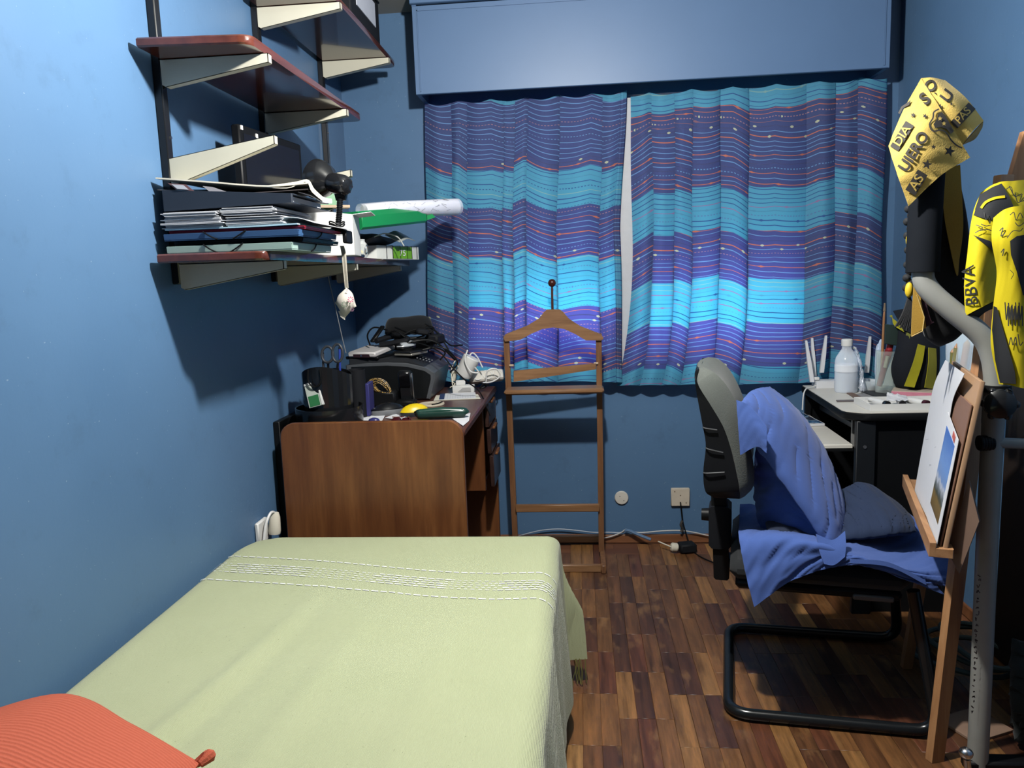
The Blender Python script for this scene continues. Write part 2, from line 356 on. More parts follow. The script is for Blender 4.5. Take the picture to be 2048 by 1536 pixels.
# ------------------------------------------------------------------ curtains
def curtain_mat(name, bands, width, seed):
    m, nt, bs = nodes(name); uv = N_(nt, 'ShaderNodeUVMap'); uv.uv_map = 'UVMap'; sx = N_(nt, 'ShaderNodeSeparateXYZ'); nt.links.new(uv.outputs[0], sx.inputs[0])
    u = math_(nt, 'MULTIPLY', sx.outputs[0], width); v = sx.outputs[1]
    w1 = math_(nt, 'SINE', math_(nt, 'MULTIPLY_ADD', u, 6.3, seed)); w2 = math_(nt, 'SINE', math_(nt, 'MULTIPLY_ADD', u, 15.0, seed*2.1)); w3 = math_(nt, 'SINE', math_(nt, 'MULTIPLY_ADD', u, 2.6, seed*.7))
    wv = math_(nt, 'ADD', math_(nt, 'ADD', math_(nt, 'MULTIPLY', w1, .012), math_(nt, 'MULTIPLY', w2, .006)), math_(nt, 'MULTIPLY', w3, .010))
    vb = math_(nt, 'ADD', v, wv)
    band = ramp(nt, vb, bands, 'CONSTANT')                         # 0 purple, 1 cyan
    rows = math_(nt, 'MULTIPLY', math_(nt, 'ADD', vb, math_(nt, 'MULTIPLY', math_(nt, 'SINE', math_(nt, 'MULTIPLY_ADD', u, 9.0, math_(nt, 'MULTIPLY', v, 40.0))), .0035)), 64.0)
    ri = math_(nt, 'FLOOR', rows); rf = math_(nt, 'FRACT', rows)
    wn = N_(nt, 'ShaderNodeTexWhiteNoise', noise_dimensions='1D'); nt.links.new(math_(nt, 'ADD', ri, seed*13.0), wn.inputs['W'])
    wn2 = N_(nt, 'ShaderNodeTexWhiteNoise', noise_dimensions='1D'); nt.links.new(math_(nt, 'ADD', ri, seed*29.0+.5), wn2.inputs['W'])
    k = wn.outputs['Value']; q = wn2.outputs['Value']
    d = math_(nt, 'ABSOLUTE', math_(nt, 'SUBTRACT', rf, .5))
    bu = math_(nt, 'FRACT', math_(nt, 'MULTIPLY_ADD', u, math_(nt, 'MULTIPLY_ADD', q, 3.0, 3.0), math_(nt, 'MULTIPLY', q, 17.0)))
    bd = math_(nt, 'ABSOLUTE', math_(nt, 'SUBTRACT', bu, .5)); bead = math_(nt, 'SUBTRACT', 1.0, math_(nt, 'MINIMUM', math_(nt, 'DIVIDE', bd, .065), 1.0))
    hasb = math_(nt, 'MAXIMUM', math_(nt, 'MULTIPLY', math_(nt, 'GREATER_THAN', k, .34), math_(nt, 'LESS_THAN', k, .70)), math_(nt, 'GREATER_THAN', q, .90)); half = math_(nt, 'MULTIPLY_ADD', math_(nt, 'MULTIPLY', math_(nt, 'POWER', bead, 1.6), hasb), .16, math_(nt, 'MULTIPLY_ADD', q, .05, .055))
    line = math_(nt, 'LESS_THAN', d, half)
    dots = math_(nt, 'GREATER_THAN', math_(nt, 'FRACT', math_(nt, 'MULTIPLY', u, 70.0)), .45); isd = math_(nt, 'GREATER_THAN', k, .86)
    line = math_(nt, 'MULTIPLY', line, math_(nt, 'MAXIMUM', dots, math_(nt, 'SUBTRACT', 1.0, isd)))
    lp = ramp(nt, k, [(0, (.15, .32, .66)), (.34, (.62, .17, .10)), (.66, (.30, .13, .17)), (.72, (.055, .06, .20)), (.80, (.14, .30, .62)), (.92, (.42, .22, .28))], 'CONSTANT')
    lc = ramp(nt, k, [(0, (.018, .10, .32)), (.38, (.30, .20, .42)), (.52, (.07, .33, .53)), (.70, (.25, .50, .50)), (.76, (.018, .10, .32)), (.90, (.10, .24, .50))], 'CONSTANT')
    pale = math_(nt, 'MULTIPLY', math_(nt, 'GREATER_THAN', bead, .3), math_(nt, 'GREATER_THAN', q, .90)); lp = mixc(nt, pale, lp, (.60, .62, .42))
    lin = mixc(nt, band, lp, lc); base = mixc(nt, band, (.045, .066, .205), (.080, .35, .53))
    col = mixc(nt, 1.0, mixc(nt, line, base, lin), (RK, RK, RK), 'MULTIPLY')
    weave = noise(nt, mapped(nt, 'Object', (1, 1, 1)), 700, 2); col = mixc(nt, math_(nt, 'MULTIPLY', weave, .25), col, (.20, .24, .32))
    nt.links.new(col, bs.inputs['Base Color']); bs.inputs['Roughness'].default_value = .85; bs.inputs['Specular IOR Level'].default_value = .15
    tl = N_(nt, 'ShaderNodeBsdfTranslucent'); tcol = mixc(nt, band, (.10, .085, .46), (.06, .58, .85)); tcol = mixc(nt, line, tcol, lin); nt.links.new(tcol, tl.inputs[0])
    mx = N_(nt, 'ShaderNodeMixShader'); mx.inputs[0].default_value = .26; nt.links.new(bs.outputs[0], mx.inputs[1]); nt.links.new(tl.outputs[0], mx.inputs[2])
    nt.links.new(mx.outputs[0], nt.nodes['Material Output'].inputs[0]); bump(nt, bs, weave, .2, .001); return m
C0, C1 = (0, 0, 0), (1, 1, 1)
CURL = curtain_mat('left_curtain_print', [(0, C1), (.001, C0), (.235, C1), (.37, C0), (.545, C1), (.725, C0), (.945, C1)], 1.5, 1.3)
CURR = curtain_mat('right_curtain_print', [(0, C1), (.050, C0), (.315, C1), (.46, C0), (.625, C1), (.775, C0), (.925, C1)], 1.75, 4.1)
def curtain(name, edges, bl, br, zt, zb, seed, mat, x_of, y0=3.455, el=1.3, er=None):
    """a pleated curtain: wide bulging panels with the cloth between them folded back out of sight"""
    r = np.random.default_rng(seed); nv = 60; v = np.linspace(0, 1, nv)[None, :]; W = edges[-1]-edges[0]; cols = []; S = 0.0; us = []; dvs = []
    for k in range(len(edges)-1):
        a, b = edges[k], edges[k+1]; wd = b-a; off = r.uniform(-.022, .022); tilt = r.uniform(-.055, .055)*min(1, wd/.06); amp = .012+.24*min(wd, .13)*r.uniform(.8, 1.15); fold = (r.uniform(.30, .60)*min(wd, .06)+.012) if k < len(edges)-2 else .0; lean = r.uniform(-.004, .004); m2 = r.uniform(.25, .45)
        for q in range(22):
            t = q/22
            if t < .8: s_ = t/.8; X = a+(wd+fold*.45)*s_; Y = -amp*(math.sin(math.pi*s_**(1.0+m2-.35)))-.006*s_+.003*math.sin(9*s_+k); S += (wd+fold*.45)/17.6
            else: s_ = (t-.8)/.2; X = b+fold*.45*(1-s_); Y = -.006+.020*math.sin(math.pi*s_*.9)*1.0; S += fold*.30
            cols.append((X, Y, lean, k)); us.append(S); dvs.append(off+tilt*(min(1, t/.8)-.5))
    cols.append((edges[-1], 0, 0, k)); us.append(S+.001); dvs.append(dvs[-1]); us = np.array(us)/us[-1]
    X = np.array([c[0] for c in cols])[:, None]; Yf = np.array([c[1] for c in cols])[:, None]; ln_ = np.array([c[2] for c in cols])[:, None]
    fr = (X-edges[0])/W; X = X+bl*(1-fr)*v**el+br*fr*(v**1.3 if er is None else np.minimum(1, v/.45)**er)+ln_*np.sin(3*v)+.0025*np.sin(11*v+23*fr+seed)
    Y = y0+Yf*(.60+.55*v)+.005*np.sin(5*v+9*fr+seed)+.0035*np.sin(17*fr+8*v)
    zt_ = zt(fr)-.014*np.abs(np.sin(19*fr+seed))+.20*np.minimum(Yf+.01, .01); zb_ = zb(fr)-.25*Yf
    Z = zt_*(1-v)+zb_*v
    G = np.stack([X*np.ones_like(Z), Y*np.ones_like(Z), Z], 2); a, b = G.shape[:2]
    f = [(p*b+q, (p+1)*b+q, (p+1)*b+q+1, p*b+q+1) for p in range(a-1) for q in range(b-1)]
    return MB().add(G.reshape(-1, 3), f, [(us[p], q/(b-1)+dvs[p]*min(1, q/(b-1)*6)) for p in range(a) for q in range(b)]).obj(name, mat, None, sharp=75)
px_edges = lambda L: [x_of_px(x) for x in L]
x_of_px = lambda x: float(at(x, 400, 3.448)[0])
cl = curtain('curtain', px_edges([858, 905, 936, 1008, 1030, 1056, 1118, 1206, 1240, 1256]), -.040, -.034, lambda u: 2.022+.002*u, lambda u: .790-.022*u, 3, CURL, None, er=1.2)
tag(cl, 'left curtain, blue and purple striped with beaded lines, behind the wooden valet stand', 'curtain')
cr = curtain('curtain', px_edges([1263, 1300, 1345, 1380, 1436, 1491, 1607, 1662, 1705, 1767]), -.075, .012, lambda u: 2.012+.014*u, lambda u: .752-.008*u, 8, CURR, None, el=5)
tag(cr, 'right curtain, blue and purple striped, hanging behind the office chair and router', 'curtain')
LIN = fabric('white_lining', (.62, .63, .66), 700)
a = [[V(.175, 3.482, 2.0), V(.170, 3.482, 1.5), V(.140, 3.482, 1.1), V(.09, 3.480, .80)], [V(.275, 3.472, 2.0), V(.275, 3.472, 1.5), V(.275, 3.474, 1.1), V(.20, 3.474, .80)]]
MB().sheet(gridsurf(a, 6, 24), .001).obj('lining', LIN, cr, label='white lining turned out in the gap between curtains')

# ------------------------------------------------------------------ wall shelving
sh = thing('shelf_rails', 'black wall uprights with cream angled brackets screwed to left wall', 'shelf bracket', (XL, 2.566, 1.25))
UY = (1.923, 2.566, 3.208)
for y, zt in zip(UY, (2.39, 2.39, 2.39)):
    u = MB().box((XL+.011, y, (1.268+zt)/2), (.022, .027, zt-1.268), bev=.003).obj('upright', BLACKG, sh)
    for k in range(5): MB().cyl((XL+.021, y+.006, 1.40+k*.235), (XL+.0245, y+.006, 1.40+k*.235), .004, n=10).obj('screw', STEEL, u)
def bracket(y, zt, tilt=0.0):
    t = math.tan(R_(tilt)); L = .276; x0 = XL+.022
    side = [V(x0, 0, zt), V(x0+L, 0, zt+L*t), V(x0+L, 0, zt+L*t-.022), V(x0+.01, 0, zt-.066), V(x0, 0, zt-.060)]
    m = MB()
    for dy in (-.011, .0095): m.prism([p+V(0, y+dy, 0) for p in side], (0, .0015, 0))
    m.prism([side[1]+V(0, y-.011, 0), side[2]+V(0, y-.011, 0), side[2]+V(-.002, y-.011, 0), side[1]+V(-.002, y-.011, 0)], (0, .022, 0))
    m.prism([side[2]+V(0, y-.011, 0), side[3]+V(0, y-.011, 0), side[3]+V(0, y-.011, .0015), side[2]+V(0, y-.011, .0015)], (0, .022, 0))
    m.prism([side[0]+V(0, y-.011, 0), side[1]+V(0, y-.011, 0), side[1]+V(0, y-.011, -.0015), side[0]+V(0, y-.011, -.0015)], (0, .022, 0))
    return m.obj('bracket', CREAM, sh, sharp=25)
for y in UY: bracket(y, 1.319)
for y in UY[:2]: bracket(y, 1.582, 9.0)
for y in UY[:2]: bracket(y, 1.819)
for y in UY[1:]: bracket(y, 2.149)
def board(name, y0, y1, z0, label, x1=-.755):
    x0 = XL+.0235; r = .03; P = [(x0, y0-.022), (x1-r, y0)]
    for k in range(1, 7): a = R_(-90+15*k); P.append((x1-r+r*math.cos(a), y0+r+r*math.sin(a)))
    for k in range(0, 7): a = R_(15*k); P.append((x1-r+r*math.cos(a), y1-r+r*math.sin(a)))
    P += [(x0, y1)]
    o = MB().prism([V(x, y, z0) for x, y in P], (0, 0, .022), bev=.004).obj(name, MAHOG, None); return tag(o, label, 'shelf')
board('shelf_board', 1.83, 2.775, 1.8195, 'empty glossy mahogany shelf board in the middle of left wall')
board('shelf_board', 2.50, 3.36, 2.1495, 'top mahogany shelf board nearest the ceiling')
board('shelf_board', 1.83, 3.45, 1.3195, 'lowest mahogany shelf board, loaded with folders and papers')
ST = 1.3416

# box on the top shelf
t = thing('storage_box', 'black box with pale front panel on the top shelf', 'box', (-.86, 3.02, 2.172))
MB().box((-.85, 2.99, 2.262), (.15, .40, .18), bev=.006).obj('box_body', BLACKR, t)
MB().box((-.7735, 2.99, 2.285), (.003, .26, .09)).obj('front_label', plain((.55, .58, .66), .5), t, label='pale grey panel')
MB().box((-.85, 2.99, 2.355), (.158, .408, .008), bev=.002).obj('lid', BLACKM, t)

# folder stack, from the shelf up
def folder(name, z, th, y0, y1, x0, x1, mat, label, bands=True, slack=.0):
    t = thing(name, label, 'folder', ((x0+x1)/2, (y0+y1)/2, z))
    ctrl = lambda dz, b: [[V(x0+(x1-x0)*i/3, y0+(y1-y0)*j/3, z+dz+(b*math.sin(math.pi*i/3)*.6)+slack*(i/3)**2*.0) for j in range(4)] for i in range(4)]
    m = MB().sheet(gridsurf(ctrl(.0012, 0), 10, 8), .002).obj('back_cover', mat, t)
    MB().box(((x0+x1)/2, (y0+y1)/2, z+th/2), (x1-x0-.02, y1-y0-.02, th-.007)).obj('contents', PAPER, t)
    MB().sheet(gridsurf(ctrl(th-.0012, 0), 10, 8), .002).obj('front_cover', mat, t)
    f = MB().sheet(gridsurf([[V(x0+(x1-x0)*i/3, y0-.001*j, z+.003+(th-.004)*j/2) for j in range(3)] for i in range(4)], 8, 5), .0016); f.obj('flap', mat, t)
    f = MB().sheet(gridsurf([[V(x1+.001*j, y0+(y1-y0)*i/3, z+.003+(th-.004)*j/2) for j in range(3)] for i in range(4)], 8, 5), .0016); f.obj('flap', mat, t)
    if bands:
        for a in (.30, .62):
            xx = x0+(x1-x0)*a; s = .035 if a < .5 else -.035
            MB().tube([(xx, y0-.004, z+th+.0016), (xx+s*.5, y0-.006, z+th*.45), (xx+s, y0-.003, z-.0004)], .0018, 6, smooth=8).obj('elastic_band', BLACKM, t)
        MB().tube([(x1+.0045, (y0+y1)/2+.02, z+th+.0016), (x1+.006, (y0+y1)/2, z+th*.4), (x1+.003, (y0+y1)/2-.02, z-.0004)], .0018, 6, smooth=8).obj('elastic_band', BLACKM, t)
    return t
folder('elastic_folder', ST, .019, 1.845, 2.14, -1.012, -.695, plain((.40, .56, .50), .5), 'mint green elastic folder at the bottom of the shelf stack')
folder('elastic_folder', ST+.0195, .012, 1.88, 2.16, -1.01, -.68, BLACKM, 'black folder between the mint and blue folders', False)
folder('elastic_folder', ST+.032, .017, 1.842, 2.13, -1.015, -.675, plain((.045, .115, .26), .45), 'mid blue elastic folder above the black one on shelf')
folder('plastic_folder', ST+.0495, .008, 1.86, 2.14, -1.01, -.665, plain((.36, .02, .04), .35), 'thin red folder under the white papers on shelf', False)
PGRP = 'white paper bundles stacked on the shelf'
def bundle(x0, x1, y0, y1, z, n, mat=PAPER, lab='bundle of white papers stacked on the red folder on shelf', jit=.006, tz=0.0):
    m = MB(); h = .0028
    for k in range(n):
        j = lambda: random.uniform(-jit, jit)
        a, b, c, d = x0+j(), x1+j(), y0+j(), y1+j(); zz = z+k*h
        g = [[V(a+(b-a)*i/3, c+(d-c)*q/2, zz+.0012+random.uniform(0, .0005)+tz*i/3) for q in range(3)] for i in range(4)]
        m.sheet(gridsurf(g, 7, 4), .0016)
    o = m.obj('paper_bundle', mat); tag(o, lab, 'papers', PGRP); return o
z = ST+.0578
tag(MB().sheet(gridsurf([[V(-1.013+.335*i/3, 1.845+.29*q/2, z+.0016+(.002 if i == 3 else 0)) for q in range(3)] for i in range(4)], 8, 5), .003).obj('card_folder', plain((.42, .64, .74), .6)), 'pale blue card folder under the white paper bundles on shelf', 'folder')
bundle(-1.018, -.865, 1.845, 2.10, z+.0036, 9, lab='lower left bundle of white papers in the shelf stack, nearest the wall'); bundle(-.860, -.715, 1.850, 2.10, z+.0036, 8, lab='lower right bundle of white papers in the shelf stack, under the upper one')
bundle(-1.014, -.872, 1.842, 2.08, z+.0292, 5, lab='thin upper left bundle of white papers just under the navy binder'); bundle(-.868, -.735, 1.848, 2.10, z+.0292, 7, lab='thick upper right bundle of white papers just under the navy binder')
tag(MB().sheet(gridsurf([[V(-.76+.12*i/3, 1.86+.30*q/3, z+.0062+.010*math.sin(i*1.0)*(1-q/4)-.010*(i/3)**2+.008) for q in range(4)] for i in range(4)], 10, 10), .0015).obj('loose_sheet', PAPER), 'loose white sheet curling over the right front edge of stack', 'paper')
# ring binder lying on the papers
t = thing('ring_binder', 'dark navy ring binder lying flat on top of the papers', 'binder', (-.85, 2.0, 1.443))
BND = plain((.020, .027, .042), .45, bmp=.05)
zb = 1.446; s = rotm('Y', -2.5) @ rotm('X', 0)
def tri(x0, x1, za, zc, th): return [V(x0, 1.85, za), V(x1, 1.85, zc), V(x1, 1.85, zc+th), V(x0, 1.85, za+th)]
MB().prism([V(-1.015, 1.85, zb), V(-.688, 1.85, zb+.008), V(-.688, 1.85, zb+.030), V(-1.015, 1.85, zb+.052)], (0, .010, 0), bev=.002).obj('spine', BND, t)
MB().prism([V(-1.015, 1.858, zb), V(-.688, 1.858, zb+.008), V(-.688, 1.858, zb+.0105), V(-1.015, 1.858, zb+.0025)], (0, .27, 0)).obj('back_cover', BND, t)
MB().prism([V(-1.015, 1.858, zb+.0495), V(-.688, 1.858, zb+.028), V(-.688, 1.858, zb+.0305), V(-1.015, 1.858, zb+.052)], (0, .27, 0)).obj('front_cover', BND, t)
MB().prism([V(-1.0, 1.875, zb+.004), V(-.70, 1.875, zb+.0115), V(-.70, 1.875, zb+.026), V(-1.0, 1.875, zb+.046)], (0, .22, 0)).obj('contents', PAPER, t)
# cream drawing pad with printed cover, lying tilted on the binder
t = thing('drawing_pad', 'cream drawing pad with printed cover, bent on top of binder', 'pad', (-.84, 2.0, 1.50))
def padg(dz, d2=0):
    a = [at(311, 356, 1.85), at(420, 364, 1.86), at(530, 372, 1.87), at(615, 366, 1.88)]
    return [[p+V((.03-.10*i/3)*j/3, .20*j/3, dz-.004*j/3+d2*(i/3)) for j in range(4)] for i, p in enumerate(a)]
MB().sheet(gridsurf(padg(0), 14, 10), .0035).obj('cover', CREAMP, t)
MB().sheet(gridsurf([[p+V(0, .002, -.004-(.024 if i < 2 else .010)*(1-j/3)) for j, p in enumerate(r)] for i, r in enumerate(padg(0))], 14, 10), .0015).obj('printed_page', plain((.10, .085, .085), .4), t, label='dark printed page')
q = [at(335, 366, 1.848), at(372, 369, 1.85), at(388, 382, 1.85), at(352, 379, 1.848)]
MB().prism(q, (0, .0015, 0)).obj('photo_frame', plain((.16, .08, .08), .4), t)
q = [at(343, 368.5, 1.8465), at(366, 370, 1.8485), at(377, 379.5, 1.8485), at(354, 377.5, 1.8465)]
MB().prism(q, (0, .001, 0)).obj('photo', plain((.45, .47, .52), .4), t)
q = [at(405, 372, 1.853), at(425, 374, 1.853), at(455, 384, 1.855), at(420, 384, 1.853)]
MB().prism(q, (0, .001, 0)).obj('photo', plain((.42, .40, .42), .4), t)
MB().sheet(gridsurf([[at(596, 384, 1.895), at(598, 382, 1.95), at(600, 380, 2.02)], [at(622, 392, 1.90), at(626, 388, 1.96), at(628, 386, 2.04)], [at(645, 404, 1.91), at(648, 399, 1.97), at(650, 396, 2.05)], [at(664, 406, 1.93), at(664, 402, 1.99), at(663, 398, 2.06)]], 14, 12), .0015).obj('crumpled_page', PAPER, t, label='crumpled white page')
MB().sheet(gridsurf([[at(520, 373, 1.872), at(540, 371, 1.94), at(560, 369, 2.02)], [at(575, 376, 1.875), at(585, 370, 1.95), at(592, 364, 2.03)], [at(612, 363, 1.885), at(614, 361, 1.96), at(616, 360, 2.04)], [at(624, 383, 1.89), at(626, 380, 1.97), at(628, 378, 2.04)], [at(646, 402, 1.90), at(646, 398, 1.97), at(646, 395, 2.04)]], 18, 10), .002).obj('bent_corner', CREAMP, t)

# gooseneck lamp clipped to the stack
t = thing('desk_lamp', 'black gooseneck reading lamp standing on the shelf stack', 'lamp', (-.70, 2.19, 1.384))
hd = at(676, 368, 2.2); ax = at(622, 355, 2.245)-hd; ax /= np.linalg.norm(ax)
MB().lathe([(.0, -.040), (.018, -.039), (.025, -.033), (.029, -.020), (.029, .015), (.027, .026), (.030, .030), (.044, .044), (.052, .060), (.056, .078), (.0565, .086), (.0545, .086), (.050, .062), (.040, .045), (.0, .035)], hd, ax, 36).obj('lamp_shade', BLACKG, t)
vb = MB()
for k in range(8):
    a = 2*math.pi*k/8; e1 = np.cross(ax, V(0, 0, 1)); e1 /= np.linalg.norm(e1); e2 = np.cross(ax, e1)
    vb.ball(hd-ax*.034+(e1*math.cos(a)+e2*math.sin(a))*.021, .0035, 6, 8)
vb.obj('vent', plain((.002, .002, .002), .8), t)
MB().ball(hd+ax*.045, .022, 8, 14).obj('bulb', plain((.8, .8, .78), .3), t)
MB().prism([at(668, 388, 2.2), at(692, 386, 2.2), at(689, 400, 2.2), at(671, 401, 2.2)], (0, .02, 0), bev=.003).obj('swivel', BLACKM, t)
nk = [at(680, 398, 2.2), at(679, 420, 2.195), at(677, 442, 2.19), at(674, 470, 2.185)]
MB().tube(nk, .0075, 10, smooth=12).obj('neck', BLACKM, t)
rb = MB(); pp = catmull(nk, 20)
for k in range(17):
    p = pp[k]; tt = pp[min(k+1, 19)]-p; tt /= np.linalg.norm(tt); rb.lathe([(.0075, -.0022), (.0098, 0), (.0075, .0022)], p, tt, 12)
rb.obj('neck_coil', BLACKG, t)
for k, dz in ((0, 0), (1, .006)):
    c = at(674, 448, 2.19)+V(0, 0, dz-.004); MB().tube([c+V(.021*math.cos(a), .021*math.sin(a), .005*math.sin(2*a)) for a in np.linspace(0, 2*math.pi, 22)[:-1]], .0022, 6, closed=True).obj('cord_loop', BLACKM, t)
MB().lathe([(.0, .0), (.036, .0), (.037, .006), (.030, .014), (.012, .020), (.0, .022)], (-.685, 2.17, 1.392), (0, 0, 1), 24).obj('lamp_base', BLACKG, t)
MB().box((-.653, 2.17, 1.385), (.012, .06, .036), bev=.003).obj('clip', BLACKM, t)

# hanging lavender sachet
t = thing('sachet', 'white floral fabric sachet hanging by ribbon under the shelf', 'sachet', (-.655, 2.20, 1.15))
SACH = fabric('sachet_cotton', (.70, .66, .58), 600)
sg = [[at(693, 575, 2.2), at(705, 588, 2.205), at(712, 613, 2.2)], [at(680, 590, 2.205), at(692, 604, 2.19), at(701, 622, 2.205)], [at(670, 606, 2.2), at(682, 620, 2.205), at(690, 636, 2.2)]]
MB().pillow(gridsurf(sg, 14, 14), .012, pw=3).obj('pouch', SACH, t)
kn = MB()
for a, b in (((693, 576), (686, 508)), ((694, 576), (689, 508))): kn.sheet(gridsurf([[at(a[0]-3+6*j, a[1], 2.2), at((a[0]+b[0])/2-3+6*j, (a[1]+b[1])/2, 2.198), at(b[0]-3+6*j, b[1], 2.2), at(b[0]-6+5*j, b[1]-16, 2.215)] for j in (0, 1)], 3, 14), .0012)
kn.obj('ribbon', fabric('ribbon_cotton', (.62, .58, .48), 600), t)
MB().sheet(gridsurf([[at(677, 622, 2.2), at(681, 634, 2.195)], [at(684, 622, 2.192), at(687, 638, 2.2)], [at(690, 630, 2.2), at(690, 640, 2.2)]], 5, 5), .002).obj('pleat', SACH, t)
for (cx, cy), c, c2, rr in (((688, 609), (.14, .20, .14), (.45, .55, .12), 6.5), ((701, 599), (.62, .10, .25), (.85, .45, .1), 6.5), ((704, 619), (.25, .13, .20), (.3, .15, .2), 4.5), ((694, 581), (.30, .2, .27), (.4, .2, .3), 2.5)):
    m = MB()
    for k in range(8):
        a = k*math.pi/4; yy = 2.176 if rr > 5 else 2.186
        m.prism([at(cx+rr*r*math.cos(a+o), cy+rr*r*math.sin(a+o), yy-.006) for r, o in ((.3, 0), (.8, -.22), (1, 0), (.8, .22))], (0, .0012, 0))
    fo = m.obj('printed_flower', plain(c, .8), t)

# things behind the lamp on the shelf
t = thing('monitor', 'dark flat monitor standing behind the folders on lowest shelf', 'monitor', (-.93, 2.355, ST))
mr = rotm('Z', -6.5); mc = V(-.938, 2.360, 1.552)
MB().box(mc, (.026, .376, .318), rot=mr, bev=.004).obj('housing', BLACKM, t)
MB().box(mc+mr@V(.0135, 0, 0), (.002, .336, .272), rot=mr).obj('screen', plain((.008, .009, .011), .12), t)
for dy, dz in ((-.176, .150), (-.095, .140)): MB().box(mc+mr@V(.0145, dy, dz), (.003, .010, .012), rot=mr).obj('sticker', WHITE, t, label='white sticker')
MB().lathe([(.05, 0), (.05, .008), (.02, .014), (.016, .06)], (-.942, 2.36, ST), (0, 0, 1), 20).obj('stand', BLACKM, t)
t = thing('white_carton', 'small open white carton standing behind the gooseneck lamp', 'box', (-.80, 2.40, ST))
wc = MB(); c = V(-.768, 2.38, ST); a = V(.070, .010, 0); b = V(-.018, .13, 0); h = V(0, 0, .145)
wc.prism([c-a, c+a, c+a+h*.86, c-a+h], b*.02); wc.prism([c+a, c+a+b, c+a+b+h*.86, c+a+h*.86], a*-.02); wc.prism([c-a, c-a+b, c-a+b+h, c-a+h], a*.02); wc.prism([c-a+b, c+a+b, c+a+b+h*.86, c-a+b+h], b*-.02)
wc.prism([c-a, c+a, c+a+b, c-a+b], V(0, 0, .002)); wc.obj('carton', WHITE, t)
MB().sheet(gridsurf([[c+a+h*.86, c+a+h*.86+V(.05, .03, .008)], [c+a+b+h*.86, c+a+b+h*.86+V(.055, .0, .004)]], 4, 4), .0015).obj('flap', WHITE, t)
tag(MB().box((-.868, 2.47, ST+.075), (.035, .11, .15), bev=.003).obj('grey_carton', plain((.42, .41, .35), .6)), 'greyish carton between monitor and white carton on shelf', 'box')
tag(MB().box((-.78, 2.42, ST+.153), (.12, .05, .008), rot=rotm('Z', 25)).obj('wooden_ruler', plain((.40, .30, .20), .6)), 'flat wooden strip lying across the white carton', 'ruler')
t = thing('tape_roll', 'green round tin lying behind the lamp neck', 'tin', (-.78, 2.58, 1.50))
MB().lathe([(.0, 0), (.028, 0), (.030, .004), (.030, .03), (.0, .03)], (-.80, 2.44, 1.512), (.55, -.83, .1), 28).obj('tin_body', plain((.05, .20, .075), .35), t)
GP = plain((.010, .24, .075), .32, var=.05)
t = thing('green_box_file', 'bright green plastic box file lying across shelf items', 'box file', (-.66, 2.82, 1.43))
p0, p1 = V(-.745, 2.66, 1.436), V(-.590, 3.03, 1.478); dv = (p1-p0); sd = V(-.16, .07, 0)
pr = [V(0, 0, .008), V(0, 0, .046), sd*.12+V(0, 0, .064), sd+V(0, 0, .064), sd, V(0, 0, 0)+sd*.05]
m = MB(); m.prism([p0+k for k in pr], dv, bev=.001).obj('body', GP, t)
e = dv/np.linalg.norm(dv); m = MB()
m.prism([p1+V(0, 0, .006)+e*.001, p1+V(0, 0, .046)+e*.001, p1+sd*.3+V(0, 0, .06)+e*.001, p1+sd*.4+V(0, 0, .012)+e*.001], e*.001); m.obj('opening', BLACKR, t)
MB().sheet(gridsurf([[p1+sd*.02+V(0, 0, .008), p1+sd*.02+e*.03+V(.02, 0, .018)], [p1+sd*.10+V(0, 0, .046), p1+sd*.1+e*.02+V(.012, 0, .046)]], 4, 4), .002).obj('flap', GP, t)
# rolled drawing in clear plastic
t = thing('rolled_drawing', 'rolled white drawing in clear plastic, jutting towards the curtain', 'paper roll', (-.65, 2.85, 1.50))
ra, rbb = at(728, 420, 2.78), at(910, 414, 3.20); rd = (rbb-ra)/np.linalg.norm(rbb-ra); RL = np.linalg.norm(rbb-ra)
MB().lathe([(.020, 0), (.026, .1), (.032, RL), (.029, RL), (.018, .0)], ra, rd, 28).obj('roll', PAPER, t)
MB().tube([rbb+rd*.001+(np.cross(rd, V(0, 0, 1))*math.cos(a)+V(0, 0, 1)*math.sin(a))*(.010+.018*a/12.6) for a in np.linspace(0, 12.6, 40)], .0012, 5).obj('inner_layer', PAPER, t)
MB().lathe([(.0225, -.02), (.0285, .1), (.0345, RL+.012), (.034, RL+.012), (.028, .1)], ra, rd, 28).obj('plastic_sleeve', glassy('clear_film', (.95, .96, 1), .08, .1), t)
INK = plain((.03, .03, .035), .6); m = MB(); ex = np.cross(rd, V(0, 0, 1)); ex /= np.linalg.norm(ex); ey = np.cross(ex, rd)
for k in range(34):
    s0 = random.uniform(.08, RL-.05); a0 = random.uniform(-.6, 2.4); ds = random.uniform(.008, .03)*random.choice((-1, 1)); da = random.uniform(.1, .5)
    m.tube([ra+rd*(s0+ds*q)+(ex*math.cos(a0+da*q)+ey*math.sin(a0+da*q))*(.027+.0065*(s0+ds*q-.1)/(RL-.1)+.0012) for q in (0, .5, 1)], .0005, 4)
o = m.obj('drawn_lines', INK, t); o['kind'] = 'stuff'
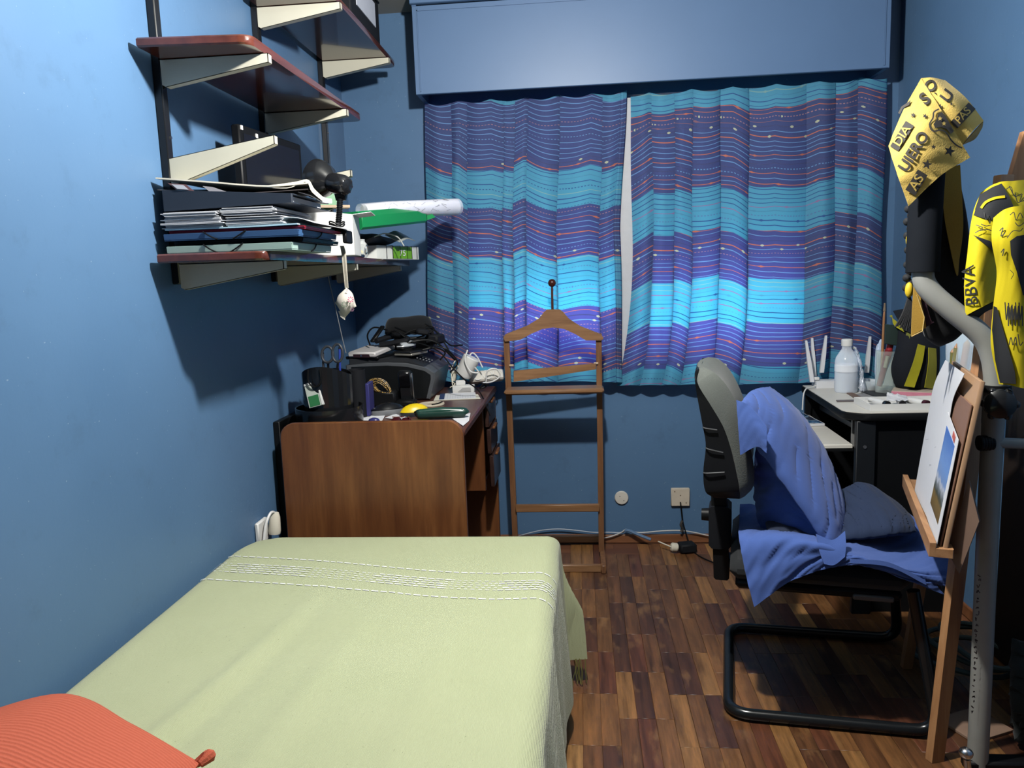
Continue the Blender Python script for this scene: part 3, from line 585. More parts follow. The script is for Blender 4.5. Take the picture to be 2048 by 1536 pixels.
# glass jar, ream, bag
t = thing('glass_jar', 'small glass jar of odds and ends at the shelf front', 'jar', (-.79, 2.73, ST))
jc = V(-.792, 2.735, ST)
MB().lathe([(.0, .0), (.033, .0), (.038, .01), (.038, .048), (.030, .058), (.030, .066), (.028, .066), (.028, .058), (.035, .046), (.035, .012), (.0, .004)], jc, (0, 0, 1), 28).obj('jar_glass', glassy('jar_glass', (.95, .97, .96), .16), t)
for k, (c, dx, dy) in enumerate((((.62, .05, .04), -.012, -.008), ((.75, .55, .05), .012, -.010), ((.55, .57, .60), .006, .012))):
    MB().box(jc+V(dx, dy, .018+k*.007), (.030, .012, .011), rot=rotm('Z', 40*k)@rotm('Y', 25), bev=.002).obj('trinket', plain(c, .4), t)
MB().tube([jc+V(.039, -.012, .03)+V(.002*math.sin(a), .013*math.cos(a), .015*math.sin(a)) for a in np.linspace(0, 5.5, 20)], .0022, 6).obj('metal_clip', STEEL, t)
tag(MB().box((-.79, 2.62, ST+.006), (.05, .17, .011), rot=rotm('Z', -8), bev=.003).obj('black_case', NAVY), 'flat dark case in front of the jar on shelf edge', 'case')
tag(MB().box((-.79, 2.63, ST+.0180), (.035, .07, .012), rot=rotm('Z', -20), bev=.002).obj('eraser_box', plain((.70, .68, .62), .5)), 'small whitish box on the dark case beside jar', 'box')
t = thing('paper_ream', 'green and white paper pack lying at the far shelf end', 'paper pack', (-.78, 3.02, ST))
r0, r1 = V(-.768, 2.92, ST), V(-.672, 3.24, ST); dv = r1-r0; sd = V(-.20, .0, 0)
MB().prism([r0, r0+sd, r0+sd+V(0, 0, .052), r0+V(0, 0, .052)], dv, bev=.003).obj('wrapper', plain((.70, .72, .68), .4), t)
f = lambda a, b, z0, z1, o=.0015: [r0+dv*a+V(o, 0, z0), r0+dv*b+V(o, 0, z0), r0+dv*b+V(o, 0, z1), r0+dv*a+V(o, 0, z1)]
MB().prism(f(.36, .80, .003, .050), (.001, 0, 0)).obj('green_label', plain((.16, .42, .02), .4), t, label='green label')
v, fc = text_verts('75', .034, .01)
MB().add([r0+dv*.57+V(.0032, 0, .024)+dv/np.linalg.norm(dv)*x*1.6+V(0, 0, y) for x, y in v], fc).obj('number', WHITE, t)
g = MB()
for a in (.2, .34, .52, .69, .80, .93): g.tube([r0+dv*a+V(.0032, 0, .002), r0+dv*a+V(.0032, 0, .053), r0+dv*a+V(-.05, 0, .054)], .0013, 5)
g.obj('wire_strap', BLACKM, t)
t = thing('cloth_bag', 'crumpled dark cloth bag between paper pack and green file', 'bag', (-.85, 3.0, ST+.055))
cg = [[V(-.95+.19*i/3, 2.84+.38*j/3, ST+.070+random.uniform(-.008, .012)) for j in range(4)] for i in range(4)]
MB().pillow(gridsurf(cg, 16, 16), .022, .012, pw=4).obj('bag_body', fabric('dark_cloth', (.020, .024, .026), 500), t)
MB().tube([at(745, 475, 2.86), at(770, 467, 2.9), at(795, 474, 2.95), at(808, 492, 2.97)], .0025, 6, smooth=16).obj('white_strap', plain((.6, .62, .58), .5), t)
tag(MB().sheet(gridsurf([[at(770, 470, 3.0), at(790, 462, 3.05), at(810, 470, 3.1)], [at(800, 485, 3.0), at(815, 478, 3.03), at(830, 482, 3.1)]], 8, 8), .002).obj('plastic_wrap', plain((.35, .38, .37), .35)), 'crumpled grey plastic wrap hanging at the far shelf end', 'wrap')

# ------------------------------------------------------------------ bed, bedspread, pillow
t = thing('bed', 'single bed pushed against left wall, fully covered by green bedspread', 'bed', (-.56, 1.15, 0))
MB().box((-.562, 1.145, .375), (.935, 2.08, .19), bev=.04).obj('mattress', plain((.6, .6, .58), .8), t)
MB().box((-.562, 1.145, .23), (.93, 2.06, .09), bev=.01).obj('bed_frame', DESKW, t)
for x in (-.98, -.14):
    for y in (.16, 2.12): MB().box((x, y, .0925), (.05, .05, .185), bev=.004).obj('leg', DESKW, t)
def cover_mat():
    m, nt, bs = nodes('green_knit'); v = mapped(nt); a = noise(nt, v, 5, 4); fl = noise(nt, v, 170, 2, .5)
    col = mixc(nt, a, sc3((.43, .47, .275)), sc3((.485, .52, .32))); fk = ramp(nt, fl, [(.735, (0, 0, 0)), (.77, (1, 1, 1))]); col = mixc(nt, math_(nt, 'MULTIPLY', fk, .75), col, sc3((.20, .22, .12)))
    nt.links.new(col, bs.inputs['Base Color']); bs.inputs['Roughness'].default_value = .95; bs.inputs['Sheen Weight'].default_value = .15; bs.inputs['Specular IOR Level'].default_value = .1
    wv = N_(nt, 'ShaderNodeTexWave'); wv.inputs['Scale'].default_value = 130; wv.inputs['Distortion'].default_value = 2; nt.links.new(v, wv.inputs[0])
    bump(nt, bs, math_(nt, 'ADD', wv.outputs['Fac'], math_(nt, 'MULTIPLY', noise(nt, v, 400, 2), 1.2)), .35, .0025); return m
GREEN = cover_mat()
ZT = .492; CX = -.125; CY = 2.180
def cover_pt(a, b):
    """a: distance across the cloth from the wall, b: distance along it from the pillow end"""
    x = XL+.004+a; y = .12+b; ex = x-CX; ey = y-CY; z = ZT; ox = oy = 0.0; r = .045
    def roll(e):
        if e <= 0: return e, 0.0
        if e < r*math.pi/2: return r*math.sin(e/r), r*(1-math.cos(e/r))
        return r, r+(e-r*math.pi/2)
    fx, dxz = roll(ex); fy, dyz = roll(ey); X = CX+fx; Y = CY+fy; drop = max(dxz, dyz); mn = min(dxz, dyz)
    if mn > 0: X += .17*min(mn, .25)*min(1, drop*4); Y += .06*mn
    z = ZT-drop
    if ex < 0 and ey < 0:
        edge = min(1, -ex/.1)*min(1, -ey/.1)
        z += edge*(.010*math.sin(1.6*x+.6)*math.sin(2.1*y)+.003*math.sin(9*x+4*y))
        s = (x+.72)-.12*(y-1.5)+.03*math.sin(3*y); fade = max(0, min(1, (1.85-y)/.5))
        z += fade*(.014*math.exp(-(s/.022)**2)-.007*math.exp(-((s-.04)/.03)**2)+.008*math.exp(-((x+.52-.1*(y-1.4))/.03)**2)+.006*math.exp(-((x+.30-.05*(y-1.4))/.025)**2))
    else:
        X += .05*max(0, dxz)+.010*math.sin(13*y+1.0)*min(1, dxz*3)+.006*math.sin(29*y)*min(1, dxz*3); Y += .008*math.sin(11*x)*min(1, dyz*3)
    if ex < 0: z -= .05*math.exp(-((x-XL)/.02)**2)
    corner = math.hypot(max(0, -.80-x), 0)
    return V(X, Y, z-.25*max(0, y-2.09)*max(0, -.93-x)*6)
SIDE, FARD = .36, .30
aa = np.concatenate([np.linspace(0, CX-XL-.02, 44), np.linspace(CX-XL-.015, CX-XL+.085, 14), np.linspace(CX-XL+.10, CX-XL+.07+SIDE, 16)])
bb = np.concatenate([np.linspace(0, CY-.14, 70), np.linspace(CY-.135, CY-.12+.085, 14), np.linspace(CY-.12+.10, CY-.12+.07+FARD, 14)])
GC = np.array([[cover_pt(a, b) for b in bb] for a in aa])
cov = tag(MB().sheet(GC, .004).obj('bedspread', GREEN, None, sharp=60), 'pale green knitted bedspread with white stitched stripes covering the bed', 'bedspread')
m = MB(); STI = plain((.80, .82, .78), .8)
def on_cover(x, y):
    a = x-XL-.004; b = y-.12; p = cover_pt(a, b); n = np.cross(cover_pt(a+.004, b)-p, cover_pt(a, b+.004)-p); n /= np.linalg.norm(n)+1e-9; return p+n*.0034
def stitch_line(x0, x1, f, dash, gap, wd):
    x = x0
    while x < x1:
        e = x+dash*random.uniform(.8, 1.2); q = [on_cover(x+(e-x)*k/2, f(x+(e-x)*k/2)) for k in range(3)]
        dy = V(0, wd/2, 0); m.add([p-dy for p in q]+[p+dy+V(0, 0, .0004) for p in q], [(0, 1, 4, 3), (1, 2, 5, 4)]); x = e+gap*random.uniform(.8, 1.2)
sag = lambda x: .10*max(0, 1-((x-XL)/.95))**1.5+.010*math.sin(5*x)
stitch_line(-1.035, -.02, lambda x: 1.912+sag(x), .016, .006, .0042)
stitch_line(-1.035, -.02, lambda x: 1.752+sag(x), .016, .006, .0042)
for k in range(5):
    f = lambda x, k=k: 1.806+k*.0135+sag(x)
    for a, b, s in ((-.97, -.74, 1), (-.55, -.36, 1), (-.22, -.03, 1)): stitch_line(a+.012*(k % 3), b-.01*(k % 2), f, .017, .005, .0036)
    for a, b in ((-1.035, -.97), (-.74, -.55), (-.36, -.22)): stitch_line(a, b, f, .009, .008, .0018)
m.obj('stitching', STI, cov, kind='stuff', label='white stitched stripes')
m = MB(); hem = GC[-1]
for b in np.linspace(2.06, 2.40, 40):
    k = int(np.argmin(abs(bb-(b-.12)))); p = hem[k] if random.random() < .5 else GC[-1, min(k+1, len(bb)-1)]
    p = p+V(random.uniform(-.03, .01), random.uniform(-.01, .01), 0); m.tube([p+V(0, 0, .004), p+V(random.uniform(-.006, .006), random.uniform(-.006, .006), -.035), p+V(random.uniform(-.012, .012), random.uniform(-.01, .01), -.075)], .0013, 4)
m.obj('fringe', plain((.24, .24, .07), .9), cov, kind='stuff', label='olive fringe under the corner flap')
def knit_mat():
    m, nt, bs = nodes('orange_knit'); v = mapped(nt); uv = mapped(nt, 'UV', (1, 1, 1))
    wv = N_(nt, 'ShaderNodeTexWave'); wv.inputs['Scale'].default_value = 22; wv.inputs['Distortion'].default_value = 1.5; wv.inputs['Detail'].default_value = 2; wv.bands_direction = 'Y'; nt.links.new(uv, wv.inputs[0])
    f = wv.outputs['Fac']; n2 = noise(nt, v, 300, 2)
    nt.links.new(mixc(nt, f, sc3((.50, .115, .066)), sc3((.58, .145, .088))), bs.inputs['Base Color']); bs.inputs['Roughness'].default_value = .95; bs.inputs['Specular IOR Level'].default_value = .1
    bump(nt, bs, math_(nt, 'ADD', f, n2), .45, .003); return m
ORG = knit_mat()
t = thing('cushion', 'orange ribbed knit cushion in the lower left corner of the bed', 'cushion', (-.82, .85, .50))
pg = [[V(-1.035, 1.10, .560), V(-1.035, .85, .575), V(-1.03, .55, .56)], [V(-.92, 1.20, .548), V(-.88, .88, .575), V(-.86, .58, .56)], [V(-.76, 1.13, .54), V(-.72, .84, .565), V(-.72, .56, .55)], [V(-.61, 1.062, .520), V(-.59, .82, .545), V(-.60, .55, .53)]]
MB().pillow(gridsurf(pg, 36, 36), .022, .030, pw=3).obj('cover', ORG, t)
MB().tube([V(-.617, 1.065, .518), V(-.602, 1.069, .527), V(-.592, 1.060, .534), V(-.600, 1.046, .530)], [.007, .010, .010, .006], 8, smooth=10).obj('corner_knot', ORG, t)

# ------------------------------------------------------------------ brown desk
DZ = .773
t = thing('desk', 'old brown wooden desk with rounded end panel behind the bed', 'desk', (-.69, 2.9, 0))
def rounded_panel(x0, x1, z1, r, y):
    P = [V(x0, y, 0.0), V(x1, y, 0.0)]
    P += [V(x1-r+r*math.cos(a), y, z1-r+r*math.sin(a)) for a in np.linspace(0, math.pi/2, 8)]
    P += [V(x0+r+r*math.cos(a), y, z1-r+r*math.sin(a)) for a in np.linspace(math.pi/2, math.pi, 8)]; return P
MB().prism(rounded_panel(-.995, -.385, .806, .05, 2.404), (0, .026, 0), bev=.004).obj('end_panel', DESKW, t)
MB().box((-.690, 2.916, DZ-.014), (.615, .972, .028), bev=.006).obj('desk_top', DESKT, t)
MB().box((-.69, 3.392, .3725), (.60, .026, .745), bev=.003).obj('end_panel', DESKW, t)
MB().box((-.70, 3.113, .558), (.58, .020, .372), bev=.002).obj('pedestal_side', DESKW, t)
MB().box((-.71, 3.25, .380), (.56, .255, .014)).obj('pedestal_floor', DESKW, t)
MB().box((-.98, 2.9, .60), (.012, .95, .29)).obj('back_panel', DESKW, t)
DRW = wood('drawer_front', [(.3, (.030, .016, .014)), (.7, (.062, .032, .026))], (2, 18, 18), .22)
for k, z in enumerate((.690, .577, .450)):
    hh = .105 if k < 2 else .135; out = (.004, .010, .018)[k]
    d = MB().box((-.402+out, 3.252, z), (.018, .252, hh), bev=.003).obj('drawer', DRW, t)
    MB().box((-.390+out, 3.252, z+hh/2-.008), (.014, .10, .012), bev=.003).obj('handle', DESKW, d)
MB().box((-1.030, 2.62, .40), (.022, .30, .80), bev=.002).obj('p', BLACKM).name = 'black_board'
tag(bpy.data.objects['black_board'], 'tall black board standing between left wall and desk', 'board')
t = thing('charger_plug', 'white plug adapter with looped cord beside the far bed corner', 'plug', (-1.02, 2.31, .47))
MB().box((-1.035, 2.30, .475), (.014, .075, .075), bev=.004).obj('socket_plate', WHITE, t)
MB().lathe([(.018, 0), (.020, .01), (.017, .055), (.012, .07)], (-1.008, 2.335, .455), (.05, .1, 1), 18).obj('adapter', CREAMP, t)
MB().tube([V(-1.02, 2.27, .44), V(-1.015, 2.29, .50), V(-1.008, 2.315, .530), V(-1.003, 2.335, .525), V(-1.0, 2.34, .50)], .0045, 8, smooth=20).obj('cord', WHITE, t)

# desk clutter
t = thing('pen_organizer', 'round black desk organizer holding scissors and a green eraser pack', 'organizer', (-.875, 2.57, DZ))
oc = V(-.876, 2.57, DZ)
MB().lathe([(.0, 0), (.112, 0), (.114, .006), (.116, .062), (.112, .062), (.109, .008), (.0, .005)], oc, (0, 0, 1), 40).obj('base_tray', BLACKG, t)
m = MB(); n = 30
for k in range(n):
    a0, a1 = 2*math.pi*k/n, 2*math.pi*(k+1)/n
    hz = lambda a: (.170 if math.sin(a) < 0 else .166)+(.038 if math.sin(a) < 0 else .018)*abs(math.sin(a))**1.4
    P = lambda a, r, z: oc+V(r*math.cos(a), r*math.sin(a), z)
    m.add([P(a0, .084, .008), P(a1, .084, .008), P(a1, .086, hz(a1)), P(a0, .086, hz(a0)), P(a0, .081, hz(a0)), P(a1, .081, hz(a1)), P(a1, .080, .008), P(a0, .080, .008)], [(0, 1, 2, 3), (3, 2, 5, 4), (4, 5, 6, 7)])
m.obj('cup', BLACKG, t)
MB().box(oc+V(0, 0, .09), (.16, .003, .165)).obj('divider', BLACKM, t)
MB().tube([oc+V(-.034, -.0885, .20), oc+V(-.036, -.090, .165), oc+V(-.024, -.091, .145), oc+V(-.004, -.091, .145), oc+V(.008, -.090, .165), oc+V(.006, -.0885, .20)], .003, 8, smooth=20).obj('notch_rim', BLACKM, t)
MB().lathe([(0, 0), (.030, 0), (.031, .175), (.028, .175), (.028, .01), (0, .01)], oc+V(.072, .105, 0), (0, 0, 1), 24).obj('side_cup', BLACKR, t)
t = thing('scissors', 'scissors with dark ring handles standing in the black organizer', 'scissors', (-.88, 2.57, .93))
for (c, rx, rz) in (((655, 709), .020, .027), ((675, 706), .018, .030)):
    p = at(*c, 2.545); MB().tube([p+V(rx*math.cos(a), .004*math.sin(a), rz*math.sin(a)) for a in np.linspace(0, 2*math.pi, 28)[:-1]], .0048, 8, closed=True).obj('handle', plain((.035, .04, .05), .3), t)
    q = V(-.875, 2.56, .80); MB().prism([p+V(-.004, 0, -rz), p+V(.004, 0, -rz), q+V(.003, 0, 0), q+V(-.003, 0, 0)], (0, .003, 0)).obj('blade', STEEL, t)
t = thing('eraser_pack', 'green and white eraser pack leaning in the organizer tray', 'eraser', (-.96, 2.50, .80))
rt = rotm('Y', -14) @ rotm('X', -12); ec = at(627, 790, 2.49)
MB().box(ec, (.046, .010, .082), rot=rt, bev=.001).obj('card', plain((.50, .55, .50), .4), t)
MB().box(ec+rt@V(.0, -.0057, -.020), (.036, .001, .036), rot=rt).obj('green_print', plain((.03, .17, .06), .4), t, label='green printed half')
MB().box(ec+rt@V(.0, -.001, .038), (.048, .013, .010), rot=rt, bev=.002).obj('clip_edge', plain((.6, .62, .62), .3), t)
MB().box(ec+rt@V(.026, -.001, -.004), (.007, .012, .074), rot=rt, bev=.001).obj('side_edge', WHITE, t)
for k, (x, y0, y1, c) in enumerate(((681, 722, 690, (.03, .06, .35)), (648, 735, 700, (.05, .05, .06)))):
    t = thing('pen', ('blue pen standing behind the scissors', 'thin dark pencil at the back of the organizer')[k], 'pen', (-.86, 2.60, .80))
    MB().cyl(at(x, y0+60, 2.6), at(x-2, y1+8, 2.6), .004, n=10).obj('barrel', plain(c, .3), t); MB().cyl(at(x-2, y1+8, 2.6), at(x-2.3, y1, 2.6), .004, .0015, 10).obj('tip', BLACKM, t)
t = thing('notebook', 'narrow navy blue notebook standing between organizer and gold rope', 'notebook', (-.77, 2.68, DZ))
MB().box(V(-.772, 2.715, DZ+.063), (.014, .085, .118), rot=rotm('Z', 4), bev=.002).obj('cover', plain((.035, .035, .16), .45), t)
MB().box(V(-.772, 2.720, DZ+.063), (.010, .085, .112), rot=rotm('Z', 4)).obj('pages', PAPER, t)

PGREY = plain((.085, .092, .102), .38); PDARK = plain((.020, .022, .026), .45)
t = thing('printer', 'dark grey inkjet printer with arched front on the desk', 'printer', (-.77, 3.2, DZ))
prof = [(-.955, .004), (-.615, .004), (-.592, .085), (-.590, .112), (-.620, .134), (-.700, .154), (-.78, .160), (-.87, .158), (-.955, .150)]
MB().prism([V(x, 3.03, DZ+z) for x, z in prof], (0, .345, 0), bev=.006).obj('body', PGREY, t)
MB().prism([V(x, 3.026, DZ+z) for x, z in [(-.93, .010), (-.627, .010), (-.606, .085), (-.606, .104), (-.63, .121), (-.70, .139), (-.78, .146), (-.93, .144)]], (0, .006, 0), bev=.001).obj('front_panel', plain((.008, .009, .010), .25), t)
MB().prism([V(x, 3.034, DZ+z) for x, z in [(-.94, .152), (-.70, .158), (-.63, .137), (-.632, .140), (-.70, .172), (-.94, .176)]], (0, .33, 0), bev=.004).obj('lid', PDARK, t)
MB().box(V(-.80, 2.985, DZ+.010), (.24, .085, .008), bev=.002).obj('output_tray', PDARK, t)
MB().box(V(-.6005, 3.17, DZ+.083), (.006, .13, .020), rot=rotm('Y', 12)).obj('side_slot', BLACKM, t)
for k in range(5):
    MB().box(V(-.672+k*.012, 3.10+k*.004, DZ+.1665-k*.0045), (.006, .012, .004), rot=rotm('Y', 18), bev=.001).obj('button', plain((.22, .23, .25), .4), t)
    MB().box(V(-.672+k*.012, 3.15+k*.004, DZ+.1665-k*.0045), (.006, .012, .004), rot=rotm('Y', 18), bev=.001).obj('button', plain((.22, .23, .25), .4), t)
# items on the printer
t = thing('disc_drive', 'white slim disc drive lying on black case on the printer', 'disc drive', (-.86, 3.08, .955))
rt = rotm('Z', -14) @ rotm('X', 5); c0 = V(-.862, 3.105, .973)
MB().box(c0, (.128, .175, .022), rot=rt, bev=.006).obj('shell', plain((.62, .60, .59), .35), t)
MB().box(c0+rt@V(0, -.087, -.004), (.075, .004, .014), rot=rt, bev=.001).obj('dark_front', plain((.035, .015, .018), .2), t)
MB().box(c0+rt@V(0, -.0895, -.003), (.008, .002, .004), rot=rt).obj('light', STEEL, t)
tag(MB().box(V(-.865, 3.13, .951), (.15, .19, .012), rot=rotm('Z', -14), bev=.003).obj('black_case', BLACKM), 'flat black case under the white disc drive on printer', 'case')
def mouse(name, c, rot, L, W, H, m1, m2, label, loc, lab2, lift=.10):
    t = thing(name, label, 'mouse', loc); c = np.array(c, float)
    b = MB(); b.ball(c, (W/2, L/2, H), 10, 20, rot); b.v = [(p[0], p[1], max(p[2], c[2]-H*.25)) for p in b.v]; b.obj('shell', m1, t)
    g = MB(); g.ball(c+V(0, 0, H*.08), (W*.5, L*.5, H*.99), 10, 20, rot @ rotm('X', 4)); g.v = [(p[0], p[1], max(p[2], c[2]+H*lift)) for p in g.v]; g.obj('top_cover', m2, t, label=lab2)
    MB().cyl(c+rot@V(0, L*.24, H*.80), c+rot@V(0, L*.36, H*.66), .004, n=10).obj('wheel', BLACKM, t); return t
tag(MB().box(V(-.700, 3.115, .958), (.085, .125, .010), rot=rotm('Z', -20), bev=.003).obj('pocket_device', plain((.30, .29, .25), .3, .6)), 'metal edged pocket device on the printer under black mouse', 'device')
tag(MB().box(V(-.700, 3.115, .968), (.088, .13, .009), rot=rotm('Z', -22), bev=.003).obj('black_device', BLACKG), 'shiny black flat device on top of the metal pocket device', 'device')
mouse('computer_mouse', (-.722, 3.13, .985), rotm('Z', -38), .095, .055, .024, BLACKG, plain((.42, .45, .48), .3), 'black and silver mouse on top of the printer pile', (-.722, 3.13, .97), 'silver top cover')
t = thing('black_pouch', 'crumpled black pouch at the top of the printer cable pile', 'pouch', (-.73, 3.28, 1.02))
pg = [[at(770, 668, 3.30), at(800, 668, 3.26), at(835, 662, 3.26), at(868, 668, 3.3)], [at(772, 650, 3.32), at(803, 652, 3.29), at(838, 648, 3.29), at(864, 650, 3.32)], [at(776, 642, 3.34), at(803, 646, 3.33), at(842, 641, 3.33), at(858, 645, 3.34)]]
MB().pillow(gridsurf(pg, 14, 20), .03, .03, pw=4).obj('pouch_body', fabric('black_nylon', (.010, .011, .013), 500), t)
MB().box(V(-.72, 3.29, .985), (.18, .12, .05), bev=.012).obj('pouch_base', plain((.012, .013, .015), .6), t)
t = thing('cable_tangle', 'tangle of black cables and adapters heaped on the printer', 'cables', (-.68, 3.24, .96))
rc = random.Random(3)
def cpt(x, y, Y): return at(x, y, Y)
paths = [[(740, 690, 3.1), (735, 670, 3.15), (748, 655, 3.2), (775, 660, 3.2)], [(775, 665, 3.18), (800, 672, 3.15), (830, 660, 3.17), (862, 668, 3.2), (880, 690, 3.2)],
 [(790, 655, 3.2), (830, 668, 3.16), (860, 655, 3.2), (885, 680, 3.22), (905, 715, 3.22)], [(800, 690, 3.1), (850, 680, 3.14), (880, 690, 3.16), (910, 720, 3.2), (890, 700, 3.2)],
 [(822, 684, 3.08), (850, 690, 3.06), (880, 705, 3.03), (905, 735, 3.0), (930, 760, 3.0), (960, 785, 3.06), (980, 830, 2.95)], [(850, 650, 3.22), (875, 665, 3.22), (900, 690, 3.25), (925, 690, 3.3)],
 [(762, 676, 3.18), (790, 662, 3.15), (815, 676, 3.14), (845, 672, 3.16), (868, 658, 3.2), (850, 648, 3.22)], [(870, 690, 3.15), (895, 700, 3.15), (915, 725, 3.2), (900, 745, 3.2)], [(845, 700, 3.1), (870, 695, 3.12), (890, 705, 3.15), (880, 720, 3.15)]]
for p in paths: MB().tube([cpt(*q) for q in p], .0035 if len(p) != 7 else .0028, 7, smooth=26).obj('cable', BLACKM, t)
MB().box(at(845, 664, 3.14), (.055, .035, .025), rot=rotm('Z', 20)@rotm('Y', 10), bev=.008).obj('adapter', BLACKR, t)
MB().box(at(870, 678, 3.2), (.06, .08, .04), rot=rotm('Z', -15), bev=.008).obj('adapter', BLACKR, t)
MB().box(at(755, 668, 3.18), (.022, .10, .012), rot=rotm('Z', -25)@rotm('X', 38), bev=.004).obj('plug_arm', BLACKM, t)
MB().tube([at(752, 682, 3.12), at(790, 672, 3.2), at(815, 680, 3.12), at(760, 690, 3.12)], .012, 8, smooth=14).obj('thick_cord', BLACKR, t)
tag(MB().tube([at(692, 706, 2.85), at(685, 678, 2.84), at(672, 620, 2.82), at(660, 570, 2.80), at(655, 540, 2.78)], .0018, 6, smooth=16).obj('thin_cable', plain((.25, .26, .27), .4)), 'thin grey cable rising from the desk to lowest shelf', 'cable')
# right end of the desk
t = thing('white_lamp_holder', 'white cylinder with curled cord leaning on the power strip', 'cylinder', (-.50, 3.26, .80))
c0 = at(925, 752, 3.24); c1 = at(943, 716, 3.24)
MB().lathe([(0, 0), (.030, 0), (.036, .008), (.037, np.linalg.norm(c1-c0)), (.033, np.linalg.norm(c1-c0)+.004), (0, np.linalg.norm(c1-c0)+.004)], c0, c1-c0, 26).obj('cylinder_body', WHITE, t)
MB().tube([at(935, 700, 3.2), at(930, 720, 3.19), at(940, 742, 3.19), at(957, 745, 3.2), at(950, 735, 3.19)], .0032, 8, smooth=24).obj('cord', WHITE, t)
MB().tube([at(936, 715, 3.25), at(945, 706, 3.27), at(955, 715, 3.28), at(965, 735, 3.28)], .0032, 8, smooth=18).obj('cord', WHITE, t)
t = thing('power_strip', 'white power strip with round sockets at the desk far corner', 'power strip', (-.43, 3.34, .79))
pa, pbb = at(952, 757, 3.335), at(1003, 752, 3.375); pd = pbb-pa; pd /= np.linalg.norm(pd); rz = np.array([pd, np.cross(V(0, 0, 1), pd), V(0, 0, 1)]).T @ rotm('X', -28)
pc = (pa+pbb)/2+V(-.01, 0, .004)
MB().box(pc, (.155, .040, .050), rot=rz, bev=.008).obj('strip_body', OFFW, t)
for k in (-1, 0, 1):
    f = pc+rz@V(k*.046, -.0205, 0); ax = rz@V(0, -1, 0)
    MB().lathe([(.021, -.001), (.0215, .002), (.019, .002), (.018, -.006), (0, -.006)], f, ax, 24).obj('socket', WHITE, t)
    hm = MB()
    for s in (-.006, .006): hm.cyl(f+rz@V(s, .0062, 0), f+rz@V(s, .002, 0), .0022, n=8)
    hm.obj('pin_hole', BLACKM, t)
MB().tube([at(972, 764, 3.30), at(975, 742, 3.29), at(992, 738, 3.3), at(1000, 752, 3.31), at(985, 763, 3.3), at(965, 766, 3.28)], .0034, 8, smooth=26).obj('cord', WHITE, t)
t = thing('plug_adapter', 'squat cream plug adapter with thin wires beside the printer', 'adapter', (-.56, 3.25, DZ))
MB().box(at(908, 752, 3.26), (.02, .03, .045), rot=rotm('Y', 10), bev=.004).obj('adapter_body', CREAMP, t)
for q in ([(905, 770, 3.2), (903, 740, 3.22), (912, 720, 3.25), (916, 735, 3.22)], [(900, 775, 3.2), (910, 768, 3.2), (905, 760, 3.22), (915, 722, 3.26)]): MB().tube([at(*k) for k in q], .0022, 6, smooth=18).obj('wire', CREAMP, t)
t = thing('small_white_box', 'small white box with printed lines in front of power strip', 'box', (-.50, 3.21, DZ))
MB().box((-.502, 3.21, DZ+.017), (.092, .05, .034), rot=rotm('Z', 4), bev=.002).obj('carton', WHITE, t)
MB().box((-.515, 3.215, DZ+.044), (.04, .022, .020), rot=rotm('Z', 6), bev=.002).obj('raised_end', WHITE, t)
pl = MB()
for k in range(4): pl.box((-.495+.003*k, 3.1835+.0004*k, DZ+.010+.005*k), (.055-.006*k, .0012, .0012), rot=rotm('Z', 4))
pl.obj('printed_lines', plain((.35, .35, .36), .6), t, kind='stuff')
tag(MB().tube([at(952, 771, 3.25), at(962, 766, 3.24), at(972, 772, 3.23), at(960, 777, 3.22), at(968, 768, 3.22), at(978, 770, 3.2)], .004, 6, smooth=26).obj('short_black_cord', BLACKM), 'short knotted black cord before the power strip', 'cord')
t = thing('leaflet', 'printed white leaflet with navy edge band on the desk', 'leaflet', (-.50, 3.09, DZ))
c = [V(-.575, 3.02, DZ+.003), V(-.428, 3.045, DZ+.003), V(-.445, 3.155, DZ+.010), V(-.590, 3.135, DZ+.010)]
MB().sheet(gridsurf([[c[0]+V(-.02, -.01, -.0015), c[1]+V(.02, -.01, -.0015)], [c[3]+V(-.02, .01, -.008), c[2]+V(.01, .0, -.008)]], 5, 5), .001).obj('envelope', CREAMP, t)
MB().sheet(gridsurf([[c[0], c[1]], [c[3], c[2]]], 6, 6), .0012).obj('page', PAPER, t)
L = lambda a, b: c[0]*(1-a)*(1-b)+c[1]*a*(1-b)+c[2]*a*b+c[3]*(1-a)*b+V(0, 0, .0011)
MB().add([L(.0, .02), L(.14, .02), L(.14, .98), L(.0, .98)], [(0, 1, 2, 3)]).obj('navy_band', plain((.03, .05, .13), .5), t)
pl = MB()
for k in range(11): a = .22+.07*k; e = random.uniform(.35, .9); pl.add([L(a, .08), L(a+.008, .08), L(a+.008, e), L(a, e)], [(0, 1, 2, 3)])
pl.obj('printed_lines', plain((.40, .42, .48), .6), t, kind='stuff')
tag(MB().lathe([(.024, 0), (.050, 0), (.051, .003), (.050, .006), (.024, .006), (.023, .003), (.024, 0)], (-.585, 2.915, DZ+.001), (0, 0, 1), 36).obj('tape_ring', plain((.62, .55, .43), .6)), 'flat beige tape ring lying on the desk', 'tape')
tag(MB().tube([V(-.575, 2.87, DZ+.009), V(-.555, 2.89, DZ+.010), V(-.545, 2.93, DZ+.010)], .0022, 6, smooth=8).obj('black_wire', BLACKM), 'short black wire end across the beige tape ring', 'wire')
t = thing('cordless_phone', 'glossy black cordless phone standing in its cradle before printer', 'phone', (-.685, 2.90, DZ))
MB().box((-.685, 2.915, DZ+.012), (.075, .07, .024), bev=.006).obj('cradle', BLACKM, t)
h = MB().box((-.685, 2.925, DZ+.073), (.056, .024, .130), rot=rotm('X', 8), bev=.008).obj('handset', BLACKG, t)
MB().box((-.657, 2.923, DZ+.073), (.004, .012, .11), rot=rotm('X', 8), bev=.001).obj('side_strip', STEEL, t, label='silver side strip')
